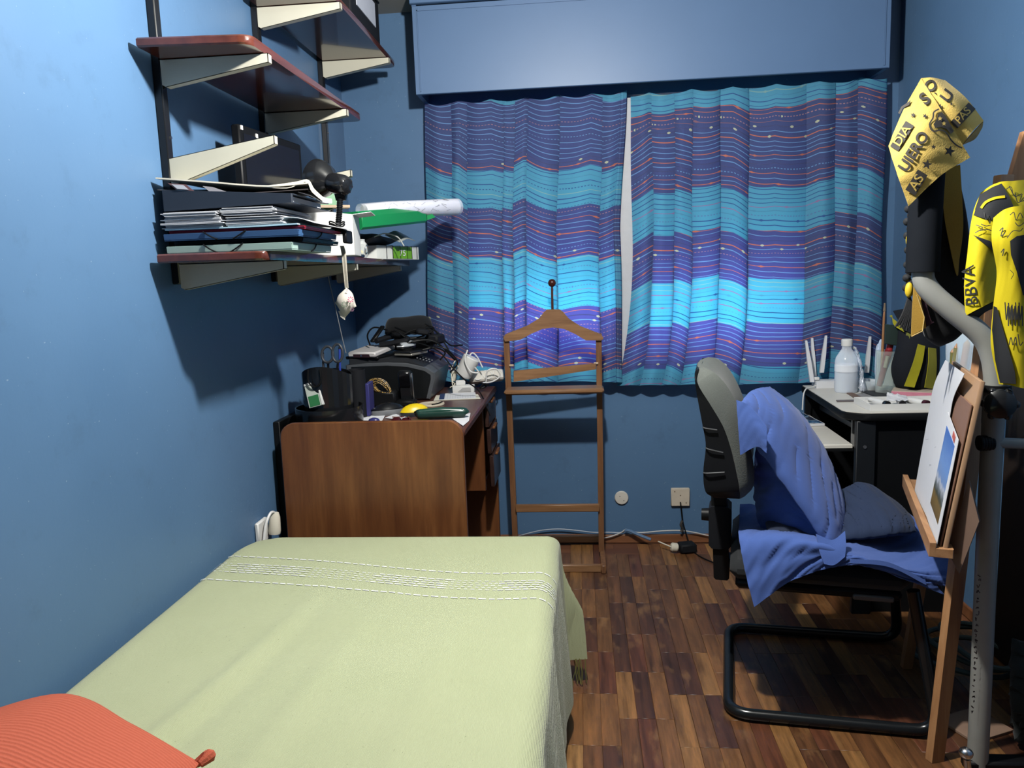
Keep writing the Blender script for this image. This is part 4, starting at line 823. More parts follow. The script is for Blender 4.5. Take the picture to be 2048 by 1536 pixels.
MB().box((-.685, 2.9055, DZ+.10), (.042, .002, .050), rot=rotm('X', 8)).obj('display', plain((.004, .004, .005), .1), t)
MB().box((-.69, 2.9175, DZ+.132), (.026, .002, .004), rot=rotm('X', 8)).obj('earpiece', STEEL, t)
ROPE, _nt, _bs = nodes('gold_black_braid'); _nt.links.new(ramp(_nt, noise(_nt, mapped(_nt), 190, 1), [(.46, (.012, .010, .008)), (.50, (.34, .21, .055))], 'CONSTANT'), _bs.inputs['Base Color']); t = thing('gold_rope', 'braided gold and black rope coil in front of the printer', 'rope', (-.77, 2.88, .85))
rk = random.Random(9)
for k in range(18):
    o = lambda: rk.uniform(-5, 5); q = lambda: 2.885+rk.uniform(-.012, .012)
    MB().tube([at(738+o()*.5, 768+o(), q()), at(750+o(), 762+o(), q()), at(768+o(), 768+o(), q()), at(780+o()*.5, 784+o()*.4, q()), at(762+o(), 786+o()*.5, q()), at(745+o(), 776+o(), q())], .0026, 6, smooth=26).obj('strand', ROPE, t)
MB().box((-.765, 2.90, DZ+.032), (.10, .06, .064), bev=.01).obj('holder_box', BLACKM, t)
mouse('computer_mouse', (-.712, 2.725, DZ+.008), rotm('Z', -62), .125, .065, .034, plain((.16, .165, .175), .35), BLACKG, 'black and grey mouse lying beside the yellow mouse', (-.70, 2.72, DZ), 'black top cover', .45)
mouse('computer_mouse', (-.604, 2.690, DZ+.008), rotm('Z', -68), .105, .058, .034, PDARK, plain((.75, .55, .01), .35), 'black mouse with bright yellow top behind the green case', (-.60, 2.70, DZ), 'yellow top cover', .25)
t = thing('spectacle_case', 'long dark green spectacle case at the desk edge', 'case', (-.49, 2.62, DZ))
b = MB(); b.tube([V(-.575, 2.595, DZ+.020), V(-.565, 2.598, DZ+.021), V(-.49, 2.61, DZ+.022), V(-.415, 2.620, DZ+.021), V(-.405, 2.622, DZ+.018)], [.012, .018, .020, .018, .010], 16, smooth=20); b.obj('lower_shell', plain((.012, .045, .035), .3), t)
MB().tube([V(-.566, 2.592, DZ+.0285), V(-.49, 2.604, DZ+.031), V(-.412, 2.615, DZ+.028)], [.010, .013, .009], 14, smooth=20).obj('lid', plain((.016, .060, .045), .25), t)
tag(MB().ball((-.715, 2.55, DZ+.011), (.020, .014, .010), 8, 14).obj('oval_eraser', plain((.035, .035, .14), .25)), 'dark blue oval eraser on the white paper by the organizer', 'eraser')
t = thing('sunglasses', 'maroon sunglasses lying folded at the desk edge', 'glasses', (-.625, 2.56, DZ))
for s in (0, 1):
    MB().ball((-.640+.036*s, 2.562-.006*s, DZ+.009), (.018, .004, .013), 8, 16, rotm('X', -52)).obj('lens', plain((.05, .008, .012), .12), t)
    MB().tube([V(-.652+.058*s, 2.56-.01*s, DZ+.020), V(-.645+.04*s, 2.60, DZ+.012), V(-.63+.02*s, 2.63, DZ+.008)], .0022, 6, smooth=8).obj('temple', plain((.10, .015, .02), .25), t)
MB().tube([V(-.623, 2.557, DZ+.02), V(-.621, 2.555, DZ+.022), V(-.619, 2.554, DZ+.02)], .002, 6).obj('bridge', plain((.10, .015, .02), .25), t)
for k, (q, lb) in enumerate((([(722, 841), (743, 816), (770, 832), (764, 842)], 'white sheet beside the organizer under dark blue eraser'), ([(770, 836), (790, 828), (815, 835), (815, 842)], 'white slip between dark blue eraser and sunglasses'), ([(905, 838), (941, 826), (938, 842), (926, 852)], 'white sheet corner sticking out under the green spectacle case'))):
    p = [atz(a, b, DZ+.0015+.0004*k) for a, b in q]; tag(MB().prism(p, (0, 0, .001)).obj('paper_sheet', PAPER), lb, 'paper')
tag(MB().box((-.54, 2.745, DZ+.006), (.05, .022, .011), rot=rotm('Z', -10), bev=.003).obj('usb_stick', NAVY), 'small navy stick lying behind the yellow mouse', 'stick')

# ------------------------------------------------------------------ valet stand
t = thing('valet_stand', 'wooden valet stand with suit hanger and knob before the curtains', 'valet stand', (-.12, 3.28, 0))
for x0, x1 in ((-.318, -.313), (.075, .070)):
    MB().prism([V(x0-.012, 3.262, 1.005), V(x0+.012, 3.262, 1.005), V(x1+.012, 3.30, .03), V(x1-.012, 3.30, .03)], (0, .026, 0), bev=.002).obj('post', VALET, t)
    MB().box((x1+.004, 3.31, .018), (.022, .37, .036), bev=.003).obj('foot', VALET, t)
for y, z in ((3.150, .016), (3.478, .030)): MB().box((-.12, y, z), (.37, .020, .032), bev=.003).obj('base_rail', VALETH, t)
MB().box((-.12, 3.285, .240), (.37, .018, .034), bev=.003).obj('lower_rail', VALETH, t)
MB().box((-.118, 3.225, .775), (.418, .115, .022), bev=.008).obj('tray', VALETH, t)
MB().prism([at(1027, 742, 3.245), at(1192, 727, 3.245), at(1192, 739, 3.245), at(1027, 764, 3.245)], (0, .018, 0), bev=.002).obj('trouser_bar', VALETH, t)
hg = [(1007, 676), (1010, 669), (1030, 661), (1055, 651), (1078, 637), (1088, 624), (1094, 619), (1119, 619), (1126, 624), (1138, 638), (1160, 652), (1185, 662), (1203, 669), (1207, 677), (1203, 681), (1172, 681), (1150, 668), (1128, 658), (1107, 655), (1085, 658), (1062, 668), (1040, 680), (1010, 683)]
o = MB().prism([at(a, b, 3.25) for a, b in hg], (0, .024, 0)).obj('hanger', VALETH, t, sharp=50)
MB().cyl(at(1105, 622, 3.262), at(1104, 572, 3.262), .0055, .0045, 12).obj('rod', plain((.07, .022, .014), .3), t)
MB().ball(at(1104, 566, 3.262), .017, 14, 20).obj('knob', plain((.055, .014, .010), .18), t)
for x in (-.302, .058): MB().cyl((x-.006, 3.262, .88), (x+.012, 3.262, .88), .005, n=10).obj('peg', plain((.55, .42, .28), .5), t)

# ------------------------------------------------------------------ wall sockets and floor cables
t = thing('round_socket', 'round white wall socket low on the blue back wall', 'socket', (.172, YB, .218))
MB().lathe([(0, 0), (.032, 0), (.032, .007), (.029, .011), (0, .0125)], (.172, YB-.0005, .218), (0, -1, 0), 36).obj('cover', OFFW, t)
hm = [(-.008, .008), (.0, 0), (.010, -.012)]
for dx, dz in hm: MB().cyl((.172+dx, YB-.0128, .218+dz), (.172+dx, YB-.0105, .218+dz), .0025 if dx == 0 else .002, n=10).obj('screw_hole', BLACKM, t)
t = thing('telephone_socket', 'square cream telephone socket on the back wall beside the chair', 'socket', (.441, YB, .221))
MB().box((.441, YB-.009, .221), (.085, .018, .085), bev=.003).obj('cover', plain((.62, .55, .45), .45), t)
for dx, dz in ((-.026, .028), (.026, -.026), (0, .010)): MB().cyl((.441+dx, YB-.0195, .221+dz), (.441+dx, YB-.017, .221+dz), .003, n=10).obj('screw', plain((.2, .15, .1), .4), t)
MB().tube([V(.441, YB-.016, .197), V(.441, YB-.028, .185), V(.444, YB-.026, .16), V(.449, YB-.024, .11)], .0035, 8, smooth=12).obj('cord', BLACKM, t)
W2 = plain((.40, .46, .55), .5); yw = YB-.020
tag(MB().tube([V(x, yw, z) for x, z in ((-.34, .03), (-.28, .050), (-.20, .068), (-.12, .073), (-.04, .066), (.04, .056), (.11, .056), (.165, .054), (.19, .063))], .0028, 6, smooth=40).obj('wall_cable', W2), 'pale grey cable bowed along the wall behind the valet stand', 'cable')
tag(MB().tube([V(x, yw-.006, z) for x, z in ((.075, .028), (.12, .038), (.165, .056), (.19, .072), (.215, .062), (.26, .056), (.36, .064), (.44, .065), (.50, .056), (.58, .038), (.66, .032))], .0032, 6, smooth=50).obj('wall_cable', plain((.55, .55, .54), .5)), 'whitish cable running along the baseboard from stand to chair', 'cable')
tag(MB().tube([V(.185, yw-.012, .066), V(.20, yw-.016, .070), V(.25, yw-.03, .052), V(.30, yw-.045, .036)], .0075, 8, smooth=16).obj('blue_cable', plain((.10, .19, .33), .5)), 'thick dull blue cable end drooping over the baseboard', 'cable')
t = thing('power_adapter', 'black power adapter with cream plug lying on parquet', 'adapter', (.44, 3.39, .02))
ar = rotm('Z', 14)
MB().box((.455, 3.385, .022), (.075, .06, .040), rot=ar, bev=.006).obj('adapter_body', BLACKR, t)
MB().lathe([(.013, 0), (.019, .006), (.020, .028), (.014, .034), (0, .034)], (.415, 3.375, .024), (-.97, -.1, .12), 20).obj('plug', CREAMP, t)
MB().tube([V(.385, 3.37, .028), V(.36, 3.385, .034), V(.33, 3.41, .04)], .003, 6, smooth=8).obj('cord', CREAMP, t)
tag(MB().tube([V(.449, YB-.024, .11), V(.462, YB-.05, .06), V(.48, YB-.12, .006), V(.52, 3.28, .005), V(.60, 3.20, .005), V(.70, 3.22, .005)], .003, 6, smooth=30).obj('phone_cord', BLACKM), 'black cord from square socket across the floor towards chair', 'cord')
tag(MB().tube([V(.447, YB-.034, .115), V(.440, YB-.036, .095), V(.448, YB-.032, .075), V(.440, YB-.034, .060)], .006, 7, smooth=16).obj('knotted_cord', plain((.05, .045, .04), .7)), 'dark knotted cord bunch hanging under the square socket', 'cord')

# ------------------------------------------------------------------ office chair
CA = R_(-12); CF = V(math.cos(CA), math.sin(CA), 0); CLt = V(-math.sin(CA), math.cos(CA), 0); CO = V(.66, 2.24, 0)
def ch(f, l, z): return CO+CF*f+CLt*l+V(0, 0, z)
CRT = np.array([CF, CLt, V(0, 0, 1)]).T
t = thing('office_chair', 'black cantilever office chair with grey fabric backrest, facing the computer desk', 'chair', (.66, 2.24, 0))
def corner(p, a, b, r=.05, n=5):
    a = np.array(a); b = np.array(b); p = np.array(p); u = (a-p)/np.linalg.norm(a-p); v = (b-p)/np.linalg.norm(b-p); A, B = p+u*r, p+v*r
    return [(1-q)**2*A+2*q*(1-q)*p+q*q*B for q in np.linspace(0, 1, n)]
zf = .019
base = [V(.86, 2.02, .40), V(.925, 1.985, zf), V(.392, 2.062, zf), V(.492, 2.60, zf), V(1.03, 2.52, zf), V(.97, 2.46, .40)]
P = [base[0]]
for k in range(1, 5): P += corner(base[k], base[k-1], base[k+1], .065, 7)
P.append(base[5])
MB().tube(P, .0165, 14).obj('tube_frame', plain((.010, .012, .014), .22), t)
MB().box(ch(0, 0, .435), (.45, .45, .055), rot=CRT, bev=.02).obj('seat', fabric('dark_seat', (.022, .024, .026), 700), t)
MB().box(ch(0, 0, .392), (.42, .42, .028), rot=CRT, bev=.01).obj('seat_pan', BLACKM, t)
MB().box(ch(-.17, .02, .375), (.20, .07, .028), rot=CRT, bev=.006).obj('back_arm', BLACKM, t)
MB().prism([ch(-.275, -.035, .33), ch(-.275, .035, .33), ch(-.285, .035, .64), ch(-.285, -.035, .64)], CF*.045, bev=.006).obj('back_strut', BLACKM, t)
MB().prism([ch(-.29, -.045, .43), ch(-.29, .045, .43), ch(-.29, .045, .56), ch(-.29, -.045, .56)], CF*.065, bev=.01).obj('strut_sleeve', BLACKR, t)
MB().cyl(ch(-.285, -.01, .525), ch(-.312, -.01, .525), .020, .018, 16).obj('adjust_knob', BLACKM, t)
def curve(px, n=30): return catmull(np.array([at(x, y, 2.085) for x, y in px]), n)
RC = curve([(1428, 1001), (1410, 985), (1406, 945), (1411, 893), (1404, 850), (1393, 790), (1388, 750), (1394, 742)])
SC = curve([(1480, 1001), (1479, 975), (1472, 940), (1464, 905), (1447, 855), (1421, 810), (1395, 768), (1397, 743)])
FC_ = curve([(1490, 999), (1507, 975), (1507, 930), (1496, 880), (1480, 825), (1455, 776), (1428, 748), (1405, 740)])
def wid(k, n):
    u = k/(n-1); return (1-.26*max(0, (u-.70)/.30)**2.4)*(1-.08*max(0, (.12-u)/.12))
def backgrid(C, sc, hollow, m=25):
    G = np.zeros((len(C), m, 3))
    for k in range(len(C)):
        for q, l in enumerate(np.linspace(-1, 1, m)):
            ww = wid(k, len(C))*sc; G[k, q] = C[k]+CLt*.188*(1+l*ww)+CF*(-hollow*(1-l*l))
    return G
def loft(GA, GB, name, mat):
    a, b = GA.shape[:2]; o = a*b; f = []
    for i in range(a-1):
        for q in range(b-1):
            c = (i*b+q, (i+1)*b+q, (i+1)*b+q+1, i*b+q+1); f.append(c); f.append(tuple(x+o for x in c[::-1]))
    rim = [i*b for i in range(a)]+[(a-1)*b+q for q in range(1, b)]+[i*b+b-1 for i in range(a-2, -1, -1)]+[q for q in range(b-2, 0, -1)]
    for k in range(len(rim)):
        p, q = rim[k], rim[(k+1) % len(rim)]; f.append((p, q, q+o, p+o))
    return MB().add(np.concatenate([GA.reshape(-1, 3), GB.reshape(-1, 3)]), f).obj(name, mat, t, sharp=75)
GREYF = fabric('grey_chair_fabric', (.125, .138, .125), 350, .5, .25)
SHELL = plain((.008, .009, .011), .5, bmp=.12, spec=.15)
loft(backgrid(FC_, .90, .020), backgrid(SC, 1.0, .014), 'back_cushion', GREYF)
loft(backgrid(SC-CF*.001, 1.0, .014), backgrid(RC, .93, -.004), 'back_shell', SHELL)
for k0 in (8, 12, 16):
    p, q = RC[k0], SC[k0]; MB().tube([p+CLt*.012, p*.85+q*.15+CLt*.004, p*.35+q*.65-CLt*.001], .0022, 6, smooth=10).obj('shell_rib', plain((.045, .048, .052), .5), t)
MB().box(ch(.14, -.21, .385), (.10, .014, .016), rot=CRT, bev=.004).obj('seat_lever', plain((.10, .10, .10), .4), t)

BLUEC = fabric('blue_pillowcase_cloth', (.070, .132, .40), 800, .25, .12, .9, .1)
NAVC = fabric('navy_cushion_cloth', (.017, .031, .075), 600, .3, .2, .85, .05)
def wrinkle(G, amp, k1, k2, seed):
    a, b = G.shape[:2]; u = np.linspace(0, 1, a)[:, None]; v = np.linspace(0, 1, b)[None, :]; N = gnorm(G); r = np.random.default_rng(seed); h = 0
    for q in range(5):
        t1 = r.uniform(-.8, .8); h = h+np.sin((k1*u*math.cos(t1)+k2*v*math.sin(t1+1))*r.uniform(.7, 1.6)*2*np.pi+r.uniform(0, 6))*r.uniform(.4, 1)
    h2 = np.exp(-np.abs(h)*1.4)
    return G+N*(amp*(h*.25+h2))[:, :, None]
t = thing('blue_pillow', 'pillow in light blue pillowcase leaning on the chair backrest', 'pillow', (.56, 2.2, .55))
pg = [[at(1480, 806, 2.085), at(1503, 782, 2.20), at(1537, 775, 2.36)], [at(1500, 870, 2.065), at(1560, 842, 2.18), at(1598, 838, 2.34)], [at(1552, 948, 2.05), at(1612, 930, 2.17), at(1650, 922, 2.31)], [at(1622, 1050, 2.03), at(1655, 1025, 2.13), at(1676, 1005, 2.26)], [at(1668, 1118, 2.02), at(1678, 1100, 2.1), at(1686, 1085, 2.20)]]
Gp = wrinkle(gridsurf(pg, 60, 40), .0045, 5, 4, 5)
MB().pillow(Gp, .030, .008, pw=3).obj('pillow_body', BLUEC, t, sharp=70)
fl = [[at(1473, 800, 2.082), at(1500, 812, 2.058), at(1534, 853, 2.028)], [at(1477, 855, 2.070), at(1505, 850, 2.045), at(1534, 878, 2.022)], [at(1481, 910, 2.066), at(1514, 893, 2.042), at(1534, 906, 2.020)]]
MB().sheet(wrinkle(gridsurf(fl, 18, 18), .002, 3, 3, 2), .002).obj('open_hem', BLUEC, t, sharp=70, label='open hem flap of the pillowcase')
ul = [[at(1512, 885, 2.125), at(1506, 945, 2.19), at(1508, 1010, 2.27)], [at(1560, 945, 2.115), at(1536, 1000, 2.16), at(1524, 1060, 2.24)], [at(1612, 1020, 2.095), at(1590, 1055, 2.12), at(1580, 1075, 2.18)], [at(1654, 1088, 2.04), at(1642, 1098, 2.06), at(1632, 1090, 2.12)]]
MB().sheet(wrinkle(gridsurf(ul, 40, 24), .006, 4, 3, 9), .003).obj('loose_underside', BLUEC, t, sharp=70)
tl = [[at(1632, 1068, 1.992), at(1638, 1100, 1.972), at(1648, 1128, 1.958)], [at(1664, 1080, 1.985), at(1666, 1105, 1.966), at(1668, 1130, 1.954)], [at(1690, 1062, 1.995), at(1692, 1090, 1.972), at(1690, 1114, 1.958)]]
MB().sheet(gridsurf(tl, 14, 10), .003).obj('loose_corner', BLUEC, t, sharp=70)
sg = [[V(.50, 2.46, .500), V(.65, 2.47, .500), V(.80, 2.45, .515), V(.93, 2.44, .515), V(1.0, 2.42, .485), V(1.05, 2.36, .405)],
      [V(.455, 2.25, .500), V(.60, 2.25, .487), V(.76, 2.22, .487), V(.92, 2.2, .490), V(.985, 2.18, .478), V(1.02, 2.14, .410)],
      [at(1478, 1075, 2.05), at(1560, 1070, 2.03), at(1650, 1085, 2.0), V(.78, 1.99, .483), V(.90, 1.975, .470), V(.945, 1.965, .430)],
      [at(1492, 1150, 1.995), at(1572, 1118, 1.985), at(1655, 1112, 1.975), at(1735, 1120, 1.96), at(1820, 1150, 1.955), at(1872, 1165, 1.955)],
      [at(1508, 1213, 1.975), at(1580, 1163, 1.975), at(1655, 1136, 1.972), at(1725, 1131, 1.96), at(1815, 1160, 1.955), at(1887, 1188, 1.955)]]
sh_ = MB().sheet(wrinkle(gridsurf(sg, 60, 80), .006, 4, 6, 12), .0025).obj('blue_sheet', BLUEC, None, sharp=70)
tag(sh_, 'light blue cloth spread on the chair seat with corners hanging', 'cloth')
m = MB()
hs = [[at(1700, 1118, 1.952), at(1775, 1124, 1.948), at(1850, 1160, 1.945)], [at(1700, 1126, 1.949), at(1778, 1134, 1.945), at(1852, 1170, 1.942)]]
MB().sheet(gridsurf(hs, 6, 24), .004).obj('hem_fold', BLUEC, sh_)
t = thing('navy_cushion', 'navy blue cushion lying on the chair seat beside the pillow', 'cushion', (.80, 2.2, .50))
cg = [[at(1676, 1078, 2.06), at(1735, 1074, 2.05), at(1790, 1066, 2.05), at(1832, 1062, 2.08)], [at(1680, 1030, 2.2), at(1738, 1020, 2.19), at(1790, 1035, 2.19), at(1822, 1052, 2.2)], [at(1684, 978, 2.34), at(1728, 970, 2.36), at(1765, 1000, 2.35), at(1800, 1034, 2.32)]]
MB().pillow(wrinkle(gridsurf(cg, 40, 50), .003, 3, 6, 21), .018, .030, pw=3).obj('cushion_cover', NAVC, t, sharp=70)
t = thing('dark_cushion', 'dark navy cushion squashed under the blue pillow on seat', 'cushion', (.60, 2.15, .50))
cg = [[at(1545, 1090, 2.035), at(1590, 1105, 2.02), at(1655, 1105, 2.02)], [V(.52, 2.2, .525), V(.62, 2.2, .53), V(.70, 2.2, .525)], [V(.55, 2.36, .53), V(.64, 2.36, .535), V(.72, 2.35, .53)]]
MB().pillow(wrinkle(gridsurf(cg, 30, 30), .003, 3, 4, 4), .030, .018, pw=3).obj('cushion_cover', fabric('dark_navy_cloth', (.020, .030, .062), 600), t, sharp=70)

# ------------------------------------------------------------------ computer desk
CZ = .745; t = thing('computer_desk', 'black computer desk with off-white top in the right corner', 'desk', (1.15, 3.05, 0))
top = [(.955, 3.405), (.922, 2.80), (.930, 2.772), (.975, 2.738), (1.000, 2.732), (1.345, 2.732), (1.345, 3.405)]
MB().prism([V(x, y, CZ-.004) for x, y in top], (0, 0, .004)).obj('worktop', OFFW, t)
MB().prism([V(x+(-.004 if x < 1 else 0), y-(.004 if y < 2.8 else 0), CZ-.030) for x, y in top], (0, 0, .0275), bev=.004).obj('edge_band', BLACKM, t)
MB().box((.990, 2.757, .357), (.066, .024, .714), bev=.003).obj('side_post', plain((.010, .012, .015), .45, spec=.3), t)
MB().box((1.18, 2.775, .357), (.325, .016, .714)).obj('side_panel', BLACKM, t)
MB().box((1.15, 3.385, .357), (.38, .018, .714)).obj('side_panel', BLACKM, t)
MB().box((1.335, 3.08, .40), (.014, .60, .60)).obj('back_panel', BLACKM, t)
MB().box((1.15, 3.08, .10), (.36, .59, .018)).obj('bottom_shelf', BLACKM, t)
MB().cyl((.986, 2.745, .621), (.986, 2.7415, .621), .006, n=14).obj('bolt', plain((.2, .2, .2), .3, .8), t)
MB().prism([V(.70, 2.80, .606), V(.715, 2.785, .606), V(.958, 2.785, .606), V(.975, 3.365, .606), V(.72, 3.365, .606)], (0, 0, .016), bev=.003).obj('keyboard_tray', OFFW, t)
MB().prism([V(.697, 2.797, .598), V(.713, 2.781, .598), V(.960, 2.781, .598), V(.978, 3.368, .598), V(.717, 3.368, .598)], (0, 0, .0075)).obj('tray_edge', BLACKM, t)
MB().box((1.02, 3.08, .655), (.012, .56, .022), bev=.002).obj('slide_rail', plain((.10, .10, .10), .35, .5), t)
MB().box((.975, 2.83, .655), (.012, .012, .10)).obj('rail_bracket', plain((.25, .25, .24), .4), t)
t = thing('magazine', 'dark magazine with blue picture lying on keyboard tray', 'magazine', (.86, 3.25, .622))
mg = rotm('Z', 4); mcx = V(.86, 3.235, .628)
MB().box(mcx, (.19, .25, .010), rot=mg, bev=.001).obj('pages', PAPER, t)
def mag_mat():
    m, nt, bs = nodes('magazine_cover'); f = noise(nt, mapped(nt, 'Object', (1, 1, 1)), 18, 3)
    nt.links.new(ramp(nt, f, [(.35, (.02, .03, .06)), (.5, (.03, .10, .22)), (.58, (.20, .30, .40)), (.65, (.03, .04, .07))]), bs.inputs['Base Color']); bs.inputs['Roughness'].default_value = .2; return m
MB().box(mcx+V(0, 0, .0058), (.178, .238, .0012), rot=mg).obj('cover', mag_mat(), t)

RW = plain((.76, .77, .80), .35, var=.02)
t = thing('router', 'white wifi router with four antennas on the computer desk', 'router', (1.11, 3.345, CZ))
MB().prism([V(.985, 3.305, CZ), V(1.235, 3.305, CZ), V(1.235, 3.305, CZ+.026), V(1.225, 3.305, CZ+.030), V(.995, 3.305, CZ+.030), V(.985, 3.305, CZ+.026)], (0, .075, 0), bev=.003).obj('router_body', RW, t)
for k, (b, tp) in enumerate((((1624, 764, 3.33), (1612, 681, 3.34)), ((1628, 752, 3.39), (1624, 676, 3.40)), ((1643, 745, 3.385), (1652, 671, 3.39)), ((1733, 745, 3.385), (1740, 673, 3.39)))):
    p, q = at(*b), at(*tp); u = (q-p); w_ = V(.0085, 0, 0); f = V(0, .006, 0)
    m = MB(); m.add([p-w_-f, p+w_-f, p+w_+f, p-w_+f, p+u*.5-w_*.95-f, p+u*.5+w_*.95-f, p+u*.5+w_*.95+f, p+u*.5-w_*.95+f, q-w_*.5-f*.6, q+w_*.5-f*.6, q+w_*.5+f*.6, q-w_*.5+f*.6],
        [(0, 3, 2, 1), (0, 1, 5, 4), (1, 2, 6, 5), (2, 3, 7, 6), (3, 0, 4, 7), (4, 5, 9, 8), (5, 6, 10, 9), (6, 7, 11, 10), (7, 4, 8, 11), (8, 9, 10, 11)]); m.obj('antenna', RW, t)
MB().box(at(1633, 757, 3.34), (.022, .018, .014), bev=.003).obj('cable_plug', WHITE, t)
MB().tube([V(.985, 3.32, CZ+.010), V(.955, 3.30, CZ+.006), V(.930, 3.27, CZ+.004), V(.915, 3.25, CZ-.02), V(.912, 3.25, CZ-.08)], .0028, 6, smooth=20).obj('white_cord', WHITE, t)
t = thing('water_bottle', 'clear plastic bottle half full with white cap on desk', 'bottle', (1.068, 3.195, CZ))
bc = V(1.068, 3.20, CZ+.0005)
MB().lathe([(0, 0), (.040, 0), (.044, .006), (.044, .125), (.040, .142), (.026, .166), (.019, .176), (.0185, .188)], bc, (0, 0, 1), 36).obj('bottle_body', glassy('bottle_plastic', (.93, .96, 1.0), .30, .15), t)
MB().lathe([(0, .002), (.039, .002), (.042, .007), (.042, .080), (0, .080)], bc, (0, 0, 1), 32).obj('water', glassy('water_fill', (.80, .85, .90), .42, .1), t)
MB().lathe([(.0422, .084), (.0446, .086), (.0446, .112), (.0422, .114)], bc, (0, 0, 1), 32).obj('frosted_band', glassy('frost', (.9, .92, .95), .55, .4), t)
MB().lathe([(0, .188), (.021, .188), (.0215, .190), (.0215, .213), (.019, .216), (0, .216)], bc, (0, 0, 1), 28).obj('cap', WHITE, t)
FILM = glassy('crumpled_film', (.95, .97, 1.0), .14, .12)
wg = [[bc+V(.020, -.02, .19), bc+V(.034, -.01, .17), bc+V(.030, .02, .18)], [bc+V(.038, -.035, .12), bc+V(.050, -.02, .11), bc+V(.046, .02, .12)], [bc+V(.036, -.045, .05), bc+V(.056, -.03, .05), bc+V(.052, .02, .05)], [bc+V(.03, -.05, .003), bc+V(.062, -.035, .003), bc+V(.058, .02, .003)]]
tag(MB().sheet(wrinkle(gridsurf(wg, 26, 22), .006, 5, 5, 3), .0008).obj('plastic_wrap', FILM), 'crumpled clear plastic film hanging on the right of bottle', 'wrap')
t = thing('glass_bowl', 'small clear glass bowl between the bottle and the jar', 'bowl', (1.163, 3.225, CZ))
MB().lathe([(0, 0), (.030, 0), (.032, .004), (.036, .012), (.043, .040), (.044, .044), (.042, .044), (.034, .013), (0, .006)], (1.163, 3.225, CZ), (0, 0, 1), 36).obj('bowl_glass', glassy('bowl_glass', (.88, .92, .94), .28, .06), t)
MB().lathe([(0, .006), (.031, .007), (.034, .02), (0, .021)], (1.163, 3.225, CZ), (0, 0, 1), 28).obj('contents', plain((.55, .58, .60), .4), t)
t = thing('brush_jar', 'tall glass jar holding a brush, red tube and papers', 'jar', (1.205, 3.14, CZ))
jc = V(1.205, 3.14, CZ)
MB().lathe([(0, 0), (.040, 0), (.042, .005), (.043, .15), (.045, .172), (.043, .172), (.041, .15), (.040, .007), (0, .006)], jc, (0, 0, 1), 36).obj('jar_glass', glassy('tall_jar_glass', (.90, .95, .93), .07, .05), t)
t = thing('paint_brush', 'wooden paint brush standing tall in the glass jar', 'brush', (1.19, 3.14, CZ))
MB().tube([at(1760, 772, 3.15), at(1765, 700, 3.14), at(1768, 635, 3.13), at(1769, 622, 3.13)], [.0035, .0055, .0045, .003], 10, smooth=10).obj('handle', PINE, t); MB().cyl(at(1769, 622, 3.13), at(1769.5, 606, 3.13), .0055, .003, 10).obj('brush_tip', plain((.20, .15, .10), .8), t)
t = thing('red_tube', 'dark red clear tube leaning inside the glass jar', 'tube', (1.21, 3.14, CZ))
MB().cyl(at(1758, 772, 3.14), at(1778, 700, 3.135), .010, .015, 16).obj('tube_body', plain((.22, .020, .028), .2), t); MB().cyl(at(1778, 702, 3.135), at(1781, 688, 3.135), .012, .012, 16).obj('cap', plain((.42, .035, .04), .3), t); MB().cyl(at(1770, 735, 3.124), at(1775, 712, 3.120), .007, n=10).obj('label', plain((.5, .42, .32), .4), t)
tag(MB().sheet(gridsurf([[at(1766, 770, 3.115), at(1785, 772, 3.12)], [at(1775, 740, 3.115), at(1788, 740, 3.12)], [at(1787, 712, 3.13), at(1790, 714, 3.135)]], 12, 6), .001).obj('white_paper', PAPER), 'folded white paper strip standing in the glass jar', 'paper')
tag(MB().sheet(wrinkle(gridsurf([[at(1750, 765, 3.19), at(1752, 700, 3.2), at(1762, 678, 3.2)], [at(1760, 768, 3.17), at(1764, 705, 3.18), at(1768, 682, 3.18)]], 12, 16), .004, 2, 4, 3), .001).obj('plastic_strip', glassy('pale_film', (.75, .85, .98), .35, .2)), 'pale bluish plastic strip standing behind the jar', 'plastic')
t = thing('striped_bag', 'black and yellow striped cloth bag beyond the brush jar', 'bag', (1.28, 3.12, CZ))
BAGB = fabric('bag_black', (.012, .014, .020), 500, sheen=.0); BAGY = fabric('bag_yellow', (.42, .38, .015), 500)
def bagY(x, y): return 3.03+.10*((x-1836)/45.0)**2*.6+.05*abs((y-725)/60.0)**2*.5
bg = [[at(x, y, bagY(x, y)) for x, y in r] for r in (((1792, 776), (1820, 779), (1850, 780), (1874, 778)), ((1786, 735), (1815, 735), (1850, 735), (1882, 735)), ((1796, 690), (1822, 690), (1852, 690), (1878, 695)), ((1800, 640), (1820, 640), (1845, 650), (1862, 655)))]
Gbag = gridsurf(bg, 24, 24); MB().pillow(Gbag, .03, .03, pw=4).obj('bag_body', BAGB, t)
def stripe(q, m, name='stripe', off=.052):
    g = [[at(x, y, bagY(x, y)-off) for x, y in r] for r in q]; MB().sheet(gridsurf(g, 12, 5), .002).obj(name, m, t, label=None) if False else MB().sheet(gridsurf(g, 12, 5), .002).obj(name, m, t)
stripe((((1836, 688), (1850, 692)), ((1826, 725), (1844, 728)), ((1808, 772), (1829, 775))), BAGY, 'yellow_stripe')
stripe((((1857, 695), (1872, 697)), ((1856, 730), (1873, 733)), ((1849, 775), (1870, 778))), BAGY, 'yellow_stripe')
stripe((((1815, 660), (1822, 668)), ((1806, 690), (1812, 700)), ((1799, 715), (1803, 725))), plain((.16, .16, .02), .8), 'olive_strap', .03)
stripe((((1779, 632), (1784, 630)), ((1792, 642), (1788, 650)), ((1804, 655), (1808, 664))), BAGY, 'yellow_stripe', .05)
